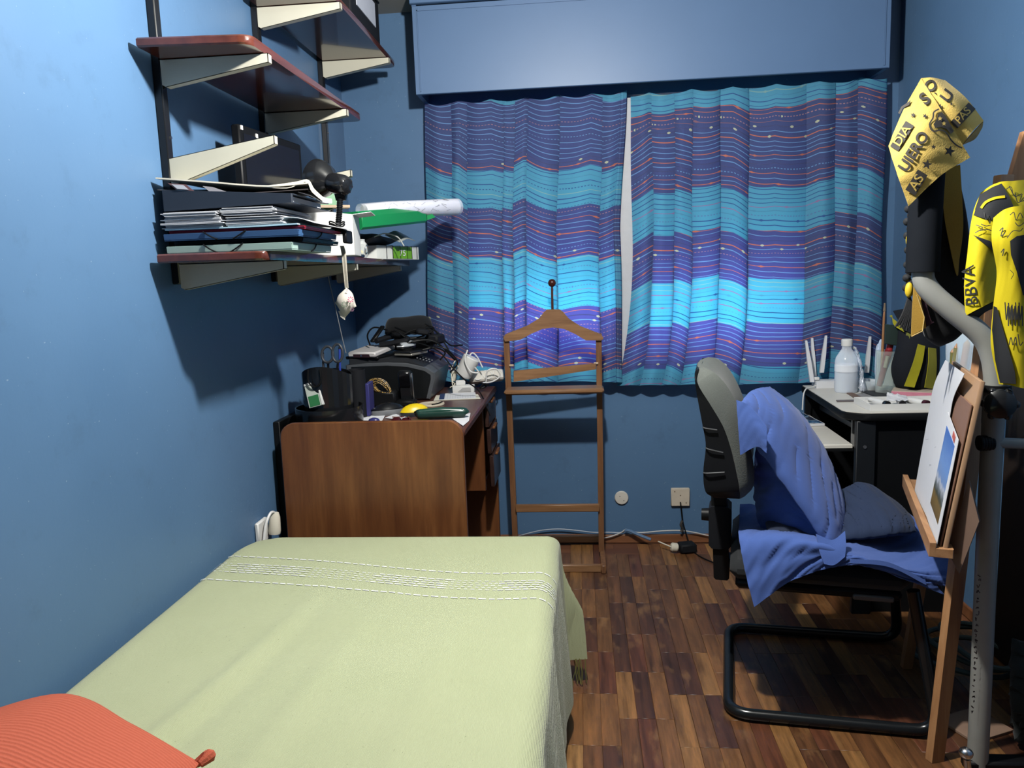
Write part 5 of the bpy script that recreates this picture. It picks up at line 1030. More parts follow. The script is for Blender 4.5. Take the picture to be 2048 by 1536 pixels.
stripe((((1786, 622), (1806, 618)), ((1796, 640), (1815, 640)), ((1808, 660), (1825, 668))), BAGB, 'flap', .045)
tag(MB().prism([at(1771, 648, 3.10), at(1800, 652, 3.10), at(1797, 692, 3.10), at(1770, 688, 3.10)], (0, .012, 0), bev=.003).obj('dark_card', plain((.022, .040, .035), .5)), 'dark green card standing behind the red tube', 'card')
t = thing('paint_tray', 'white shallow tray of paint tubes at the near desk edge', 'tray', (1.13, 2.85, CZ))
x0, x1, y0, y1 = 1.008, 1.285, 2.762, 2.925
m = MB(); m.box(((x0+x1)/2, (y0+y1)/2, CZ+.002), (x1-x0, y1-y0, .003))
for y in (y0, y1): m.box(((x0+x1)/2, y, CZ+.0125), (x1-x0, .003, .024))
for x in (x0, x1): m.box((x, (y0+y1)/2, CZ+.0125), (.003, y1-y0, .024))
m.obj('tray_body', WHITE, t)
for k, (x, y, a, c, lb) in enumerate(((1.068, 2.80, 12, (.010, .010, .012), 'white paint tube with black cap, leftmost in the white tray'), (1.128, 2.80, -14, (.010, .010, .012), 'white paint tube with black cap, in the middle of tray'), (1.200, 2.80, 20, (.06, .008, .016), 'white paint tube with dark red cap, right in the tray'))):
    tt = thing('paint_tube', lb, 'paint tube', (x, y, CZ)); d = V(math.sin(R_(a)), -math.cos(R_(a)), 0); c0 = V(x, y, CZ+.020)
    MB().prism([c0-d*.09+V(-.016, 0, 0), c0-d*.09+V(.016, 0, 0), c0+V(.010, 0, .002), c0+V(-.010, 0, .002)], (0, 0, .004)).obj('crimp', WHITE, tt); MB().tube([c0-d*.085, c0-d*.03, c0+d*.005], [.010, .013, .011], 14).obj('tube_body', WHITE, tt)
    MB().lathe([(0, .0), (.011, 0), (.012, .003), (.012, .018), (0, .018)], c0+d*.004, d, 20).obj('cap', plain(c, .4), tt)
tag(MB().sheet(wrinkle(gridsurf([[V(1.075, 2.80, CZ+.030), V(1.15, 2.80, CZ+.032)], [V(1.10, 2.86, CZ+.052), V(1.17, 2.87, CZ+.036)]], 12, 12), .005, 3, 3, 8), .001).obj('crumpled_paper', PAPER), 'crumpled white paper lying between paint tubes', 'paper')
t = thing('pink_box', 'pink and white card box behind the paint tubes', 'box', (1.25, 3.02, CZ))
rb = rotm('Z', -26); pc = V(1.265, 3.03, CZ+.015)
MB().box(pc, (.15, .10, .028), rot=rb, bev=.002).obj('box_body', plain((.62, .22, .30), .5, var=.3, sc=25), t); MB().box(pc+V(0, 0, .0145), (.148, .098, .002), rot=rb).obj('top_sheet', plain((.60, .50, .40), .6), t)
for k, (q, c, lb, z) in enumerate((([(1692, 786), (1700, 785), (1738, 797), (1742, 803), (1715, 801)], (.16, .09, .06), 'small brown leather scrap on the desk before bottle', .001), ([(1712, 789), (1742, 786), (1768, 797), (1740, 803)], (.26, .25, .25), 'grey card partly over the brown scrap on desk', .0035), ([(1672, 801), (1712, 800), (1714, 803), (1674, 804)], (.12, .09, .09), 'thin dark strip on the desk left of paint tray', .001), ([(1720, 783), (1775, 781), (1790, 789), (1775, 797), (1745, 792)], (.012, .013, .015), 'black plastic sheet in front of the jar and bowl', .006))):
    tag(MB().prism([atz(a, b, CZ+z) for a, b in q], (0, 0, .0022)).obj(('leather_scrap', 'grey_card', 'dark_strip', 'black_sheet')[k], plain(c, .5)), lb, ('scrap', 'card', 'strip', 'sheet')[k])

# ------------------------------------------------------------------ easel with boards and drawings
t = thing('easel', 'pine easel with slanted ledge standing near the grey rack', 'easel', (.90, 1.87, 0))
def beam(a, b, wv, dv, name, mat=PINE, root=None, bev=.002):
    a = np.array(a); b = np.array(b); wv = np.array(wv); dv = np.array(dv); return MB().prism([a-wv-dv, a+wv-dv, a+wv+dv, a-wv+dv], b-a, bev=bev).obj(name, mat, root if root is not None else t)
beam(atz(1869, 1521, .0), at(2008, 350, 1.97), V(.017, .005, 0), V(-.004, .010, 0), 'leg')
MB().prism([at(2018, 365, 2.0), at(2048, 262, 2.0), at(2095, 262, 2.0), at(2065, 365, 2.0)], (0, .02, 0), bev=.002).obj('mast', PINE, t)
beam(atz(1812, 1335, 0), at(1868, 1000, 2.34), V(.014, 0, 0), V(0, .012, 0), 'leg')
LA, LB = atz(1868, 1103, .598), atz(1812, 963, .598); ld = (LB-LA)/np.linalg.norm(LB-LA); ln = V(ld[1], -ld[0], 0)
MB().prism([LA+V(0, 0, -.014), LA+ln*.040+V(0, 0, -.014), LA+ln*.040+V(0, 0, .008), LA+V(0, 0, .008)], LB-LA, bev=.002).obj('ledge', PINEY, t)
MB().prism([LA-ln*.010+V(0, 0, -.014), LA+ln*.004+V(0, 0, -.014), LA+ln*.004+V(0, 0, .022), LA-ln*.010+V(0, 0, .022)], LB-LA, bev=.002).obj('ledge_lip', PINEY, t)
lean = ln*.145+V(0, 0, .985)
def leaning(a, b, off, h, th, name, mat, label=None, cat=None, root=None, z0=.6005, bev=.0015):
    p = LA+ld*a+ln*off; p[2] = z0; q = LA+ld*b+ln*off; q[2] = z0
    o = MB().prism([p, q, q+lean*h, p+lean*h], ln*th+V(0, 0, -.2*th), bev=bev).obj(name, mat, root)
    if label: tag(o, label, cat)
    return o
leaning(.015, .33, .012, .345, .004, 'hardboard', HARDB, 'reddish brown hardboard panel on the easel ledge', 'board')
leaning(.008, .40, .0185, .40, .010, 'drawing_board', plain((.46, .28, .16), .55, var=.1, sc=15), 'light brown wooden board behind the hardboard panel on easel', 'board')
tag(MB().prism([at(1938, 962, 1.775), at(1959, 1042, 1.755), at(1918, 1148, 1.785), at(1893, 1100, 1.81)], V(.006, .008, 0), bev=.001).obj('lower_panel', plain((.20, .125, .09), .6)), 'grey brown panel hanging under the near ledge end', 'panel')
# white drawing
t = thing('drawing_paper', 'large white sheet with faint pencil sketch on the easel', 'paper', (.90, 2.0, .60))
def onb(a, h, off=.0075):        # a point on the leaning boards: a along the ledge, h up the slope
    p = LA+ld*a+ln*off; p[2] = .6065; return p+lean*h
nb = np.cross(ld, lean); nb /= np.linalg.norm(nb); nb = nb*(1 if nb@ln > 0 else -1)
def onpl(x, y, off):             # the point of the leaning board plane seen there, off behind its front face
    o = LA+V(0, 0, .0085)+ln*off; r = _ray(x, y); return EYE+r*(((o-EYE)@nb)/(r@nb))
fa = [(1829, 984, .0075), (1843, 905, .0075), (1858, 822, .0075), (1869, 768, .006), (1891, 720, .010)]; ne = [(1872, 1070, .0075), (1883, 960, .0075), (1894, 872, .0075), (1906, 800, .005), (1929, 748, -.004)]
pc = [[onpl(*(np.array(a)*(1-q)+np.array(b)*q)) for a, b in zip(fa, ne)] for q in (0, .33, .67, 1)]
Gd = gridsurf(pc, 18, 30); MB().sheet(Gd, .001).obj('sheet', PAPER, t)
def fitY(G):
    P = np.asarray(G).reshape(-1, 3)-EYE; d = P@D; x = 1024+FPX*(P@RX)/d; y = 768-FPX*(P@UX)/d; Y = P[:, 1]
    mx, my, sx, sy = x.mean(), y.mean(), x.std()+1e-9, y.std()+1e-9
    B = lambda x, y: np.stack([((x-mx)/sx)**i*((y-my)/sy)**j for i in range(5) for j in range(5-i)], -1)
    c = np.linalg.lstsq(B(x, y), Y, rcond=None)[0]; return lambda x, y: float(B(np.float64(x), np.float64(y))@c)
def ink(G, lines, wd, off, name, mat, root, n=14):
    f = fitY(G); m = MB()
    for L in lines:
        p = catmull(np.array(L, float), max(n, 3*len(L))); v, fc = ribbon2d(p, wd); m.add([at(a, b, f(a, b)-off) for a, b in v], fc)
    return m.obj(name, mat, root, kind='stuff')
PEN = plain((.10, .10, .12), .7); GRAPH = plain((.42, .43, .46), .8)
ink(Gd, [[(1842, 915), (1848, 905), (1845, 896)], [(1849, 912), (1852, 903)], [(1863, 910), (1868, 898), (1872, 893)], [(1866, 912), (1872, 905)], [(1858, 922), (1862, 930), (1858, 932)], [(1846, 890), (1854, 884)], [(1850, 880), (1857, 878)]], 1.1, .004, 'pencil_lines', GRAPH, t)
ink(Gd, [[(1859, 922), (1861, 930)]], 4, .004, 'ink_blot', PEN, t)
def pic_mat():
    m, nt, bs = nodes('mountain_picture'); uv = N_(nt, 'ShaderNodeUVMap'); uv.uv_map = 'UVMap'; s = N_(nt, 'ShaderNodeSeparateXYZ'); nt.links.new(uv.outputs[0], s.inputs[0])
    n1 = noise(nt, mapped(nt, 'UV', (6, 9, 1)), 1.0, 6, .7); v = math_(nt, 'ADD', s.outputs[1], math_(nt, 'MULTIPLY_ADD', n1, .28, -.14))
    c = ramp(nt, v, [(0, (.10, .065, .015)), (.18, (.17, .11, .03)), (.24, (.04, .05, .035)), (.32, (.16, .18, .20)), (.38, (.42, .45, .52)), (.45, (.15, .24, .45)), (.62, (.12, .24, .52)), (1, (.05, .13, .40))])
    nt.links.new(c, bs.inputs['Base Color']); bs.inputs['Roughness'].default_value = .35; return m
t = thing('mountain_print', 'printed mountain landscape picture on white page on the easel', 'picture', (.86, 1.85, .62))
qp = [[onb(.215, .015, .005), onb(.215, .285, .005)], [onb(.005, .0, .005), onb(.02, .255, .005)]]
MB().sheet(gridsurf(qp, 4, 8), .001).obj('page', PAPER, t)
gq = gridsurf([[onb(.185, .055, .0042), onb(.190, .255, .0042)], [onb(.040, .045, .0042), onb(.045, .235, .0042)]], 6, 16); MB().sheet(gq, .0008).obj('picture', pic_mat(), t, label='mountain picture')
m = MB(); m.prism([onb(.09, .262, .004), onb(.055, .255, .004), onb(.055, .240, .004), onb(.09, .248, .004)], -ln*.001); m.obj('red_stamp', plain((.5, .12, .10), .6), t)
# clear pouch of brushes behind the drawing
t = thing('brush_pouch', 'clear plastic pouch of pencils and brushes behind the drawing', 'pouch', (.98, 2.1, .97))
Gq = gridsurf([[at(1893, 735, 2.38), at(1895, 680, 2.40), at(1902, 635, 2.42), at(1925, 612, 2.42)], [at(1925, 780, 2.30), at(1928, 700, 2.32), at(1935, 640, 2.34), at(1950, 612, 2.36)], [at(1958, 800, 2.21), at(1968, 740, 2.22), at(1975, 680, 2.24), at(1966, 640, 2.28)]], 16, 20)
MB().pillow(Gq, .018, .018, pw=3).obj('pouch_film', glassy('pouch_film', (.80, .88, .92), .16, .12), t)
for k, (a, b, r, c) in enumerate((((1903, 740), (1905, 705), .006, (.16, .15, .04)), ((1909, 745), (1912, 696), .006, (.22, .20, .08)), ((1922, 755), (1934, 688), .009, (.36, .13, .06)), ((1942, 760), (1952, 690), .005, (.45, .05, .05)), ((1950, 755), (1957, 712), .004, (.45, .08, .08)))):
    y = 2.34-.015*k; q = MB().cyl(at(*a, y), at(*b, y), r, n=12).obj('pencil', plain(c, .5), t); MB().cyl(at(*b, y), at(b[0]+1.5, b[1]-9, y), r, .001, 12).obj('pencil_tip', PINE, q)
MB().prism([at(1918, 735, 2.27), at(1942, 740, 2.26), at(1950, 790, 2.26), at(1925, 780, 2.27)], (0, .012, 0)).obj('wood_block', plain((.42, .26, .15), .6), t); MB().prism([at(1944, 740, 2.22), at(1966, 742, 2.21), at(1960, 800, 2.21), at(1940, 790, 2.22)], (0, .012, 0)).obj('wood_block', plain((.46, .32, .19), .6), t)

# ------------------------------------------------------------------ grey tube rack with clothes
t = thing('tube_rack', 'grey painted tube frame with bent arm and black foam grip', 'rack', (.99, 1.86, 0))
GY = GREYP
MB().tube([V(.9625, 1.86, 0), V(.960, 1.86, .30), V(.957, 1.86, .60), V(.956, 1.86, .90)], .0235, 24, smooth=16).obj('post', GY, t)
MB().tube([V(.956, 1.86, .88), V(.956, 1.86, .98), at(1982, 706, 1.862), at(1960, 668, 1.868), at(1905, 622, 1.885), at(1866, 588, 1.90), at(1848, 562, 1.91), at(1846, 530, 1.915), at(1848, 470, 1.92)], .0243, 20, smooth=50).obj('bent_arm', GY, t)
MB().tube([at(1845, 545, 1.915), at(1848, 470, 1.92), at(1852, 400, 1.925), at(1858, 300, 1.93), at(1862, 190, 1.94)], .0365, 22, smooth=20).obj('foam_grip', plain((.011, .013, .017), .85, bmp=.15, spec=.04), t)
MB().lathe([(.0245, -.008), (.032, -.008), (.033, 0), (.032, .008), (.0245, .008)], V(.957, 1.86, .963), (0, 0, 1), 28).obj('collar', BLACKM, t)
MB().cyl(at(1985, 812, 1.83), at(1995, 808, 1.80), .014, n=16).obj('knob_shaft', BLACKM, t); m = MB(); kc = at(2000, 808, 1.80); ka = V(-.35, -.93, .1); m.lathe([(0, -.012), (.030, -.012), (.034, -.004), (.032, .008), (.020, .016), (0, .018)], kc, ka, 26)
m.obj('knob', BLACKG, t)
for k in range(6):
    a = k*math.pi/3; e1 = np.cross(ka, V(0, 0, 1)); e1 /= np.linalg.norm(e1); e2 = np.cross(ka, e1); MB().ball(kc+(e1*math.cos(a)+e2*math.sin(a))*.031, .009, 8, 10).obj('knob_lobe', BLACKG, t)
MB().tube([at(1965, 886, 1.85), at(2010, 886, 1.85), at(2100, 890, 1.86)], .0125, 16).obj('cross_tube', GY, t)
for k in range(5): MB().lathe([(.013, -.003), (.0175, -.003), (.0185, 0), (.0175, .003), (.013, .003)], at(1960+5.5*k, 886, 1.85), (1, 0, 0), 22).obj('spring_ring', BLACKM, t)
MB().tube([at(1936, 1540, 1.80), at(1934, 1518, 1.80)], .008, 12).obj('foot_stem', STEEL, t); MB().ball(at(1932, 1506, 1.80), (.016, .016, .014), 10, 16).obj('foot_knob', STEEL, t)
MB().box((1.02, 1.86, .016), (.18, .044, .030), bev=.006).obj('foot_plate', BLACKM, t)
lines = []; rs = random.Random(5)
for k in range(26):
    y = 1150+k*11; x = 1958-(y-1150)*.048; lines.append([(x+rs.uniform(-3, 4), y+rs.uniform(-4, 4)) for _ in range(4)])
m = MB()
for L in lines:
    v, fc = ribbon2d(catmull(np.array(L), 9), 2.0); m.add([at(a, b, 1.86-.0240) for a, b in v], fc)
m.obj('handwriting', plain((.08, .06, .06), .7), t, kind='stuff', label='small dark handwriting along the post')

BLK = fabric('black_cloth', (.0075, .008, .009), 500); YEL = fabric('jersey_yellow', (.72, .58, .008), 900, .15, .05, .7); TOW = fabric('towel_yellow', (.74, .52, .13), 350, .5, .08)
OCH = fabric('ochre_cloth', (.50, .30, .05), 500)
t = thing('black_cloth_cover', 'long black cloth cover with rounded bottom hanging behind the grip', 'cloth', (.88, 2.03, 1.3))
bgx = [[at(1838, 330, 2.03), at(1870, 320, 2.03), at(1905, 320, 2.03)], [at(1832, 450, 2.03), at(1880, 450, 2.02), at(1922, 450, 2.03)], [at(1830, 560, 2.03), at(1885, 560, 2.02), at(1932, 560, 2.03)], [at(1832, 625, 2.03), at(1885, 630, 2.02), at(1928, 620, 2.03)], [at(1850, 676, 2.03), at(1880, 693, 2.02), at(1908, 668, 2.03)]]
MB().pillow(gridsurf(bgx, 34, 20), .045, .035, pw=5).obj('cover_body', BLK, t)
MB().sheet(gridsurf([[at(1880, 335, 1.965), at(1920, 330, 1.97)], [at(1890, 440, 1.96), at(1926, 450, 1.965)], [at(1908, 530, 1.965), at(1918, 520, 1.97)], [at(1914, 552, 1.97), at(1916, 550, 1.97)]], 18, 6), .002).obj('ochre_lining', OCH, t, label='ochre yellow lining edge')
MB().sheet(gridsurf([[at(1828, 560, 1.965), at(1840, 590, 1.96)], [at(1824, 620, 1.96), at(1850, 640, 1.955)], [at(1822, 672, 1.96), at(1852, 655, 1.955)]], 12, 8), .002).obj('ochre_corner', OCH, t, label='ochre yellow corner with stitched edge')
MB().sheet(gridsurf([[at(1832, 574, 1.968), at(1850, 600, 1.966)], [at(1842, 615, 1.966), at(1862, 640, 1.964)], [at(1846, 658, 1.966), at(1868, 644, 1.964)]], 10, 6), .002).obj('maroon_facing', plain((.045, .012, .025), .8), t)
MB().tube([at(1834, 590, 1.952), at(1851, 652, 1.952), at(1823, 673, 1.952)], .0016, 5, smooth=4).obj('stitch_line', plain((.55, .38, .12), .8), t)
t = thing('cord_tassel', 'black braided cord with yellow bands and fringe beside the grip', 'tassel', (.80, 1.95, 1.2))
m = MB(); pts = catmull(np.array([at(1822, 405, 1.99), at(1818, 450, 1.99), at(1820, 500, 1.99), at(1817, 550, 1.99), at(1816, 585, 1.99)]), 15)
for k, p in enumerate(pts): m.ball(p+V(.004*(-1)**k, 0, 0), (.0105, .0105, .010), 6, 8)
m.obj('braid', plain((.010, .011, .014), .8), t)
for y in (480, 580): MB().ball(at(1820 if y < 500 else 1818, y, 1.98), (.0095, .0095, .019), 8, 12).obj('yellow_band', plain((.70, .50, .02), .6), t)
m = MB()
for k in range(16): m.tube([at(1818, 588, 1.985), at(1806+1.6*k*.9, 625, 1.98), at(1790+2.5*k, 655+rs.uniform(-5, 8), 1.98)], .0022, 5, smooth=8)
m.obj('fringe', plain((.012, .013, .016), .8), t, kind='stuff')

# towel over the grip: two panels meeting in a crease, with printed words and stars
t = thing('yellow_towel', 'yellow printed towel with black letters and stars draped over the grip', 'towel', (.84, 1.9, 1.6))
A = (1842, 157); f1 = [[(*A, 1.895), (1806, 222, 1.885), (1777, 292, 1.90)], [(1886, 226, 1.865), (1845, 280, 1.850), (1795, 350, 1.880)], [(1940, 315, 1.875), (1880, 352, 1.862), (1817, 412, 1.885)]]
G1 = gridsurf([[at(*p) for p in r] for r in f1], 30, 30); MB().sheet(wrinkle(G1, .0015, 3, 3, 6), .003).obj('front_panel', TOW, t, sharp=70)
f2 = [[(*A, 1.896), (1864, 156, 1.90), (1890, 162, 1.93)], [(1884, 224, 1.872), (1908, 208, 1.872), (1931, 197, 1.915)], [(1923, 291, 1.885), (1945, 262, 1.878), (1966, 242, 1.91)]]
G2 = gridsurf([[at(*p) for p in r] for r in f2], 24, 24); MB().sheet(G2, .003).obj('back_panel', TOW, t, sharp=70)
MB().sheet(gridsurf([[at(1924, 290, 1.888), at(1947, 264, 1.884), at(1966, 243, 1.914)], [at(1930, 287, 1.95), at(1950, 277, 1.95), at(1964, 255, 1.95)]], 8, 12), .002).obj('towel_underside', OCH, t, label='darker underside of towel')
TINK = plain((.045, .040, .035), .8); F1, F2 = fitY(G1), fitY(G2)
def on_px(F, pts, fc, off, name, mat, **kw): return MB().add([at(a, b, F(a, b)-off) for a, b in pts], fc).obj(name, mat, t, **kw)
e1 = V(.524, -.851); e2 = V(-.851, -.524)
def word(F, s, c, size, name, mat, off=.0045, ex=e1, ey=e2, sxk=1.0, bold=.03):
    v, fc = text_verts(s, size, bold); return on_px(F, [V(*c)+ex*p[0]*sxk+ey*p[1] for p in v], fc, off, name, mat)
def quad(F, c, lx, ly, off, name, mat, ex=e1, ey=e2):
    c = V(*c); n = 8; v = []; f = []
    for i in range(n+1):
        for j in range(3): v.append(c+ex*lx*(i/n-.5)*2+ey*ly*(j/2-.5)*2)
    for i in range(n):
        for j in range(2): f.append((i*3+j, i*3+j+1, i*3+j+4, i*3+j+3))
    return on_px(F, v, f, off, name, mat)
def star(F, c, r, ang=0.0):
    v = [V(*c)]+[V(*c)+(r if k % 2 == 0 else r*.42)*V(math.sin(ang+k*math.pi/5), -math.cos(ang+k*math.pi/5)) for k in range(10)]
    return on_px(F, v, [(0, 1+k, 1+(k+1) % 10) for k in range(10)], .0045, 'printed_star', TINK)
word(F1, 'UIERO', (1828, 303), 31, 'printed_word', TINK, sxk=.98)
quad(F1, (1804, 272), 30, 9.5, .004, 'printed_band', TINK); word(F1, 'DIA', (1804, 272), 23, 'band_letters', TOW, .0065, sxk=1.15, bold=.01)
quad(F1, (1833, 365), 24, 11.5, .004, 'printed_band', TINK); word(F1, 'AS', (1833, 365), 27, 'band_letters', TOW, .0065, sxk=1.05, bold=.01)
for c, r, a in (((1899, 302), 12, .3), ((1854, 329), 11, .2), ((1867, 294), 5.5, .1), ((1826, 230), 6, .2), ((1850, 232), 5.5, .4)): star(F1, c, r, a)
word(F1, 'S', (1850, 198), 34, 'printed_word', TINK, ex=V(.75, -.66), ey=V(-.66, -.75))
on_px(F1, [V(*p) for p in ((1803, 213), (1822, 200), (1818, 210), (1806, 216), (1800, 228), (1796, 226))], [(0, 1, 2, 3), (0, 3, 4, 5)], .0045, 'printed_letter', TINK)
cr_ = [(1884, 224), (1876, 228), (1874, 238), (1867, 248), (1870, 256), (1882, 254), (1893, 258), (1902, 268), (1908, 262), (1899, 246), (1891, 232)]
on_px(F1, [V(1886, 243)]+[V(*p) for p in cr_], [(0, 1+k, 1+(k+1) % 11) for k in range(11)], .0045, 'crest_shield', TINK)
m = MB()
for L in ([(1878, 218), (1868, 224), (1866, 236), (1859, 249), (1866, 262), (1882, 260), (1893, 266), (1903, 281), (1914, 291), (1924, 296)],):
    v, fc = ribbon2d(catmull(np.array(L, float), 40), 3); m.add([at(a, b, F1(a, b)-.0045) for a, b in v], fc)
m.obj('crest_outline', TINK, t)
for c in ((1880, 237), (1888, 247)):
    v = [V(*c)]+[V(*c)+(5 if k % 2 == 0 else 2.2)*V(math.sin(k*math.pi/5), -math.cos(k*math.pi/5)) for k in range(10)]; on_px(F1, v, [(0, 1+k, 1+(k+1) % 10) for k in range(10)], .0068, 'crest_star', TOW)
word(F2, 'U', (1895, 192), 32, 'printed_word', TINK, .0045, V(.60, -.80), V(-.80, -.60))
word(F2, 'O', (1862, 172), 30, 'printed_word', TINK, .0045, V(.75, -.66), V(-.66, -.75))
quad(F2, (1926, 231), 27, 9.5, .004, 'printed_band', TINK, V(.68, -.73), V(-.73, -.68)); word(F2, 'PAS', (1926, 231), 22, 'band_letters', TOW, .0065, V(.68, -.73), V(-.73, -.68), 1.0, .01)
on_px(F2, [V(*p) for p in ((1868, 186), (1888, 163), (1891, 165), (1872, 189))], [(0, 1, 2, 3)], .0045, 'printed_line', TINK)
for c, r in (((1880, 213), 6), ((1903, 208), 4)): star(F2, c, r, .3)

# signed football jersey
t = thing('jersey', 'signed yellow and black football jersey hanging over the rack', 'jersey', (1.0, 1.80, 1.2))
sl = [[(1962, 386, 1.90), (1995, 366, 1.88), (2030, 362, 1.88), (2070, 358, 1.90)], [(1945, 430, 1.87), (1975, 440, 1.85), (2010, 440, 1.85), (2070, 440, 1.87)], [(1936, 500, 1.86), (1962, 505, 1.84), (1990, 505, 1.85), (2020, 505, 1.87)], [(1929, 575, 1.86), (1955, 570, 1.835), (1985, 560, 1.85), (2010, 555, 1.87)], [(1932, 631, 1.86), (1960, 616, 1.835), (1985, 603, 1.845), (2005, 595, 1.87)]]
G3 = gridsurf([[at(*p) for p in r] for r in sl], 40, 30); MB().sheet(wrinkle(G3, .0008, 3, 3, 14), .003).obj('sleeve', YEL, t, sharp=70)
F3 = fitY(G3)
def patch(F, pts, off, name, mat, n=5, **kw):
    P = [V(*p) for p in pts]; c = sum(P)/len(P); v = [c]; f = []; ring = []
    for k in range(len(P)):
        for q in range(3): ring.append(P[k]+(P[(k+1) % len(P)]-P[k])*q/3)
    m_ = len(ring)
    for r in range(1, n+1): v += [c+(p-c)*r/n for p in ring]
    for k in range(m_): f.append((0, 1+k, 1+(k+1) % m_))
    for r in range(n-1):
        for k in range(m_): a = 1+r*m_; f.append((a+k, a+(k+1) % m_, a+m_+(k+1) % m_, a+m_+k))
    return on_px(F, v, f, off, name, mat, **kw)
JB = fabric('jersey_black', (.022, .024, .028), 900, .15, .1, .7)
patch(F3, [(1960, 389), (1985, 374), (2003, 367), (2020, 395), (2032, 425), (2010, 432), (1990, 440), (1965, 436), (1946, 430)], .0065, 'shoulder_panel', JB, label='black shoulder panel')
patch(F3, [(1946, 470), (1980, 482), (1998, 498), (1996, 512), (1975, 492)], .0065, 'sleeve_stripe', JB)
m = MB(); v, fc = ribbon2d(catmull(np.array([(1962, 416), (1972, 404), (1990, 396), (2010, 393)], float), 20), 5); m.add([at(a, b, F3(a, b)-.009) for a, b in v], fc); m.obj('logo_stripe', YEL, t)
MB().sheet(gridsurf([[at(1934, 632, 1.862), at(1958, 617, 1.842), at(1996, 600, 1.85)], [at(1950, 640, 1.872), at(1972, 622, 1.858), at(1998, 612, 1.86)]], 6, 14), .004).obj('sleeve_cuff', JB, t, label='black sleeve cuff')
bd = [[(1988, 436, 1.79), (2012, 418, 1.77), (2040, 412, 1.765), (2078, 408, 1.78)], [(1984, 480, 1.775), (2010, 480, 1.755), (2040, 480, 1.75), (2078, 480, 1.77)], [(1994, 545, 1.785), (2016, 545, 1.765), (2040, 545, 1.755), (2078, 545, 1.77)], [(1986, 625, 1.80), (2010, 625, 1.78), (2040, 625, 1.765), (2078, 625, 1.78)], [(1982, 690, 1.80), (2010, 695, 1.785), (2040, 700, 1.77), (2078, 700, 1.78)], [(1998, 768, 1.80), (2020, 770, 1.785), (2045, 776, 1.775), (2078, 780, 1.785)]]
G4 = gridsurf([[at(*p) for p in r] for r in bd], 44, 28); MB().sheet(wrinkle(G4, .0008, 4, 3, 31), .003).obj('front_body', YEL, t, sharp=70)
F4 = fitY(G4)
patch(F4, [(2020, 482), (2034, 472), (2060, 468), (2070, 600), (2046, 590), (2034, 545), (2022, 510)], .0065, 'collar_opening', JB, label='black neck panel')
patch(F4, [(1987, 612), (1994, 615), (2012, 680), (2025, 725), (2030, 745), (2032, 768), (2000, 766), (1990, 720), (1984, 660)], .0065, 'side_panel', JB, label='black side panel')
for (s, c, sz, F, ex, ey) in (('BBVA', (1941, 571), 37, F3, V(-.12, -.99), V(-.99, .12)),):
    word(F, s, c, sz, 'sponsor_letters', JB, .005, ex, ey, .92, 0.0)
SG = plain((.03, .03, .03), .6); m = MB(); ra_ = random.Random(11)
def scrib(F, pts, w=1.6):
    v, fc = ribbon2d(catmull(np.array(pts, float), 6*len(pts)), w); m.add([at(a, b, F(a, b)-.009) for a, b in v], fc)
scrib(F3, [(1955, 462), (1975, 459), (1985, 463)]); scrib(F3, [(1962, 448), (1972, 452), (1982, 450)]); scrib(F3, [(1968, 425), (1972, 440), (1976, 430), (1980, 445), (1984, 432)]); scrib(F3, [(1950, 466), (1965, 456), (1952, 450)])
scrib(F3, [(2010, 380), (2022, 374), (2026, 388), (2032, 395)]); scrib(F3, [(2018, 372), (2030, 392), (2044, 388), (2040, 402), (2052, 400)]); scrib(F3, [(2030, 385), (2036, 405), (2048, 395)])
scrib(F4, [(2020, 430), (2028, 425), (2032, 440), (2040, 426), (2046, 436)]); scrib(F4, [(2014, 476), (2026, 462), (2040, 462), (2046, 456)]); scrib(F4, [(2030, 445), (2038, 452), (2050, 444)]); scrib(F4, [(1999, 462), (2006, 456), (2002, 472), (2010, 466)], 2); scrib(F4, [(2002, 505), (2008, 498), (2005, 512)], 2)
for k in range(5): scrib(F4, [(2010+7*k, 605+ra_.uniform(-5, 5)), (2013+7*k, 640), (2016+7*k, 612), (2017+7*k, 652)], 2.4)
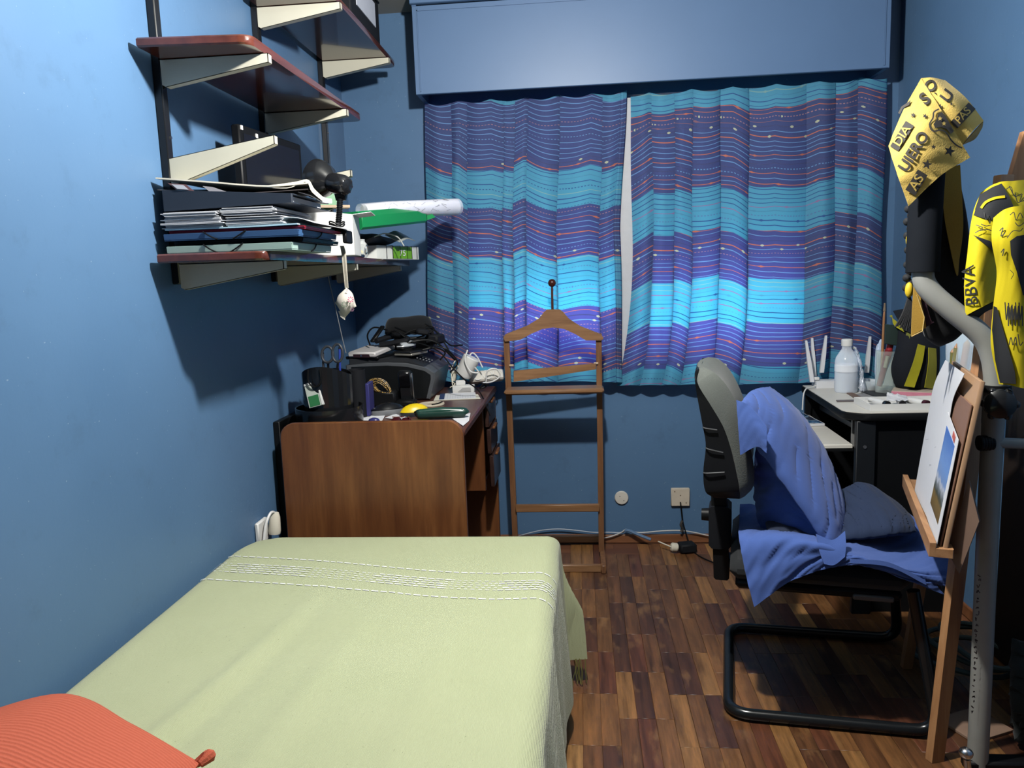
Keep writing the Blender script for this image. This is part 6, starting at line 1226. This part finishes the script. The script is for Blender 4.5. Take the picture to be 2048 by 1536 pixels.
scrib(F4, [(2018, 690), (2022, 675), (2026, 690), (2031, 674), (2034, 692)], 2); scrib(F4, [(2036, 668), (2040, 690), (2046, 684)], 1.8); scrib(F4, [(2020, 540), (2027, 548), (2022, 558)], 1.2)
m.obj('signatures', SG, t, kind='stuff', label='black marker signatures')

# ------------------------------------------------------------------ dark corner on the right
HOSE = plain((.07, .11, .11), .5)
t = thing('hose_coil', 'dull green hose loosely coiled on the floor behind the easel', 'hose', (1.15, 2.4, .02))
for k, (cx, cy, rx, ry, z) in enumerate(((1.17, 2.38, .14, .12, .03), (1.20, 2.40, .12, .14, .06), (1.22, 2.36, .11, .15, .09))):
    MB().tube([V(cx+rx*math.cos(a), cy+ry*math.sin(a), z+.012*math.sin(a*2+k)) for a in np.linspace(0, 2*math.pi, 40)[:-1]], .0085, 8, closed=True).obj('coil', HOSE, t)
tag(MB().box((1.045, 2.045, .005), (.14, .12, .008), rot=rotm('Z', 24), bev=.001).obj('cardboard_piece', plain((.30, .19, .13), .7)), 'flat brown cardboard piece on the floor beside the easel leg', 'cardboard')
t = thing('dark_bag', 'black cloth bag slumped on the floor behind the grey post', 'bag', (1.2, 2.0, 0))
bgx = [[V(1.10, 1.95, .02), V(1.2, 1.93, .02), V(1.32, 1.95, .02)], [V(1.09, 1.97, .14), V(1.2, 1.93, .16), V(1.325, 1.96, .15)], [V(1.13, 2.04, .26), V(1.22, 2.03, .24), V(1.31, 2.04, .28)]]
MB().pillow(wrinkle(gridsurf(bgx, 26, 26), .012, 3, 3, 17), .05, .05, pw=4).obj('bag_body', fabric('dark_bag_cloth', (.022, .030, .030), 300), t)
tag(MB().tube([at(1878, 1165, 2.3), at(1886, 1200, 2.32), at(1884, 1260, 2.32), at(1878, 1320, 2.3)], .004, 8, smooth=18).obj('hanging_cord', plain((.10, .10, .10), .4)), 'dark thin cord hanging down behind the blue cloth corner', 'cord')
tag(MB().box((1.32, 2.3, .45), (.05, .30, .90), bev=.004).obj('dark_cabinet', plain((.022, .014, .011), .5)), 'tall dark brown board against right wall behind the rack', 'board')
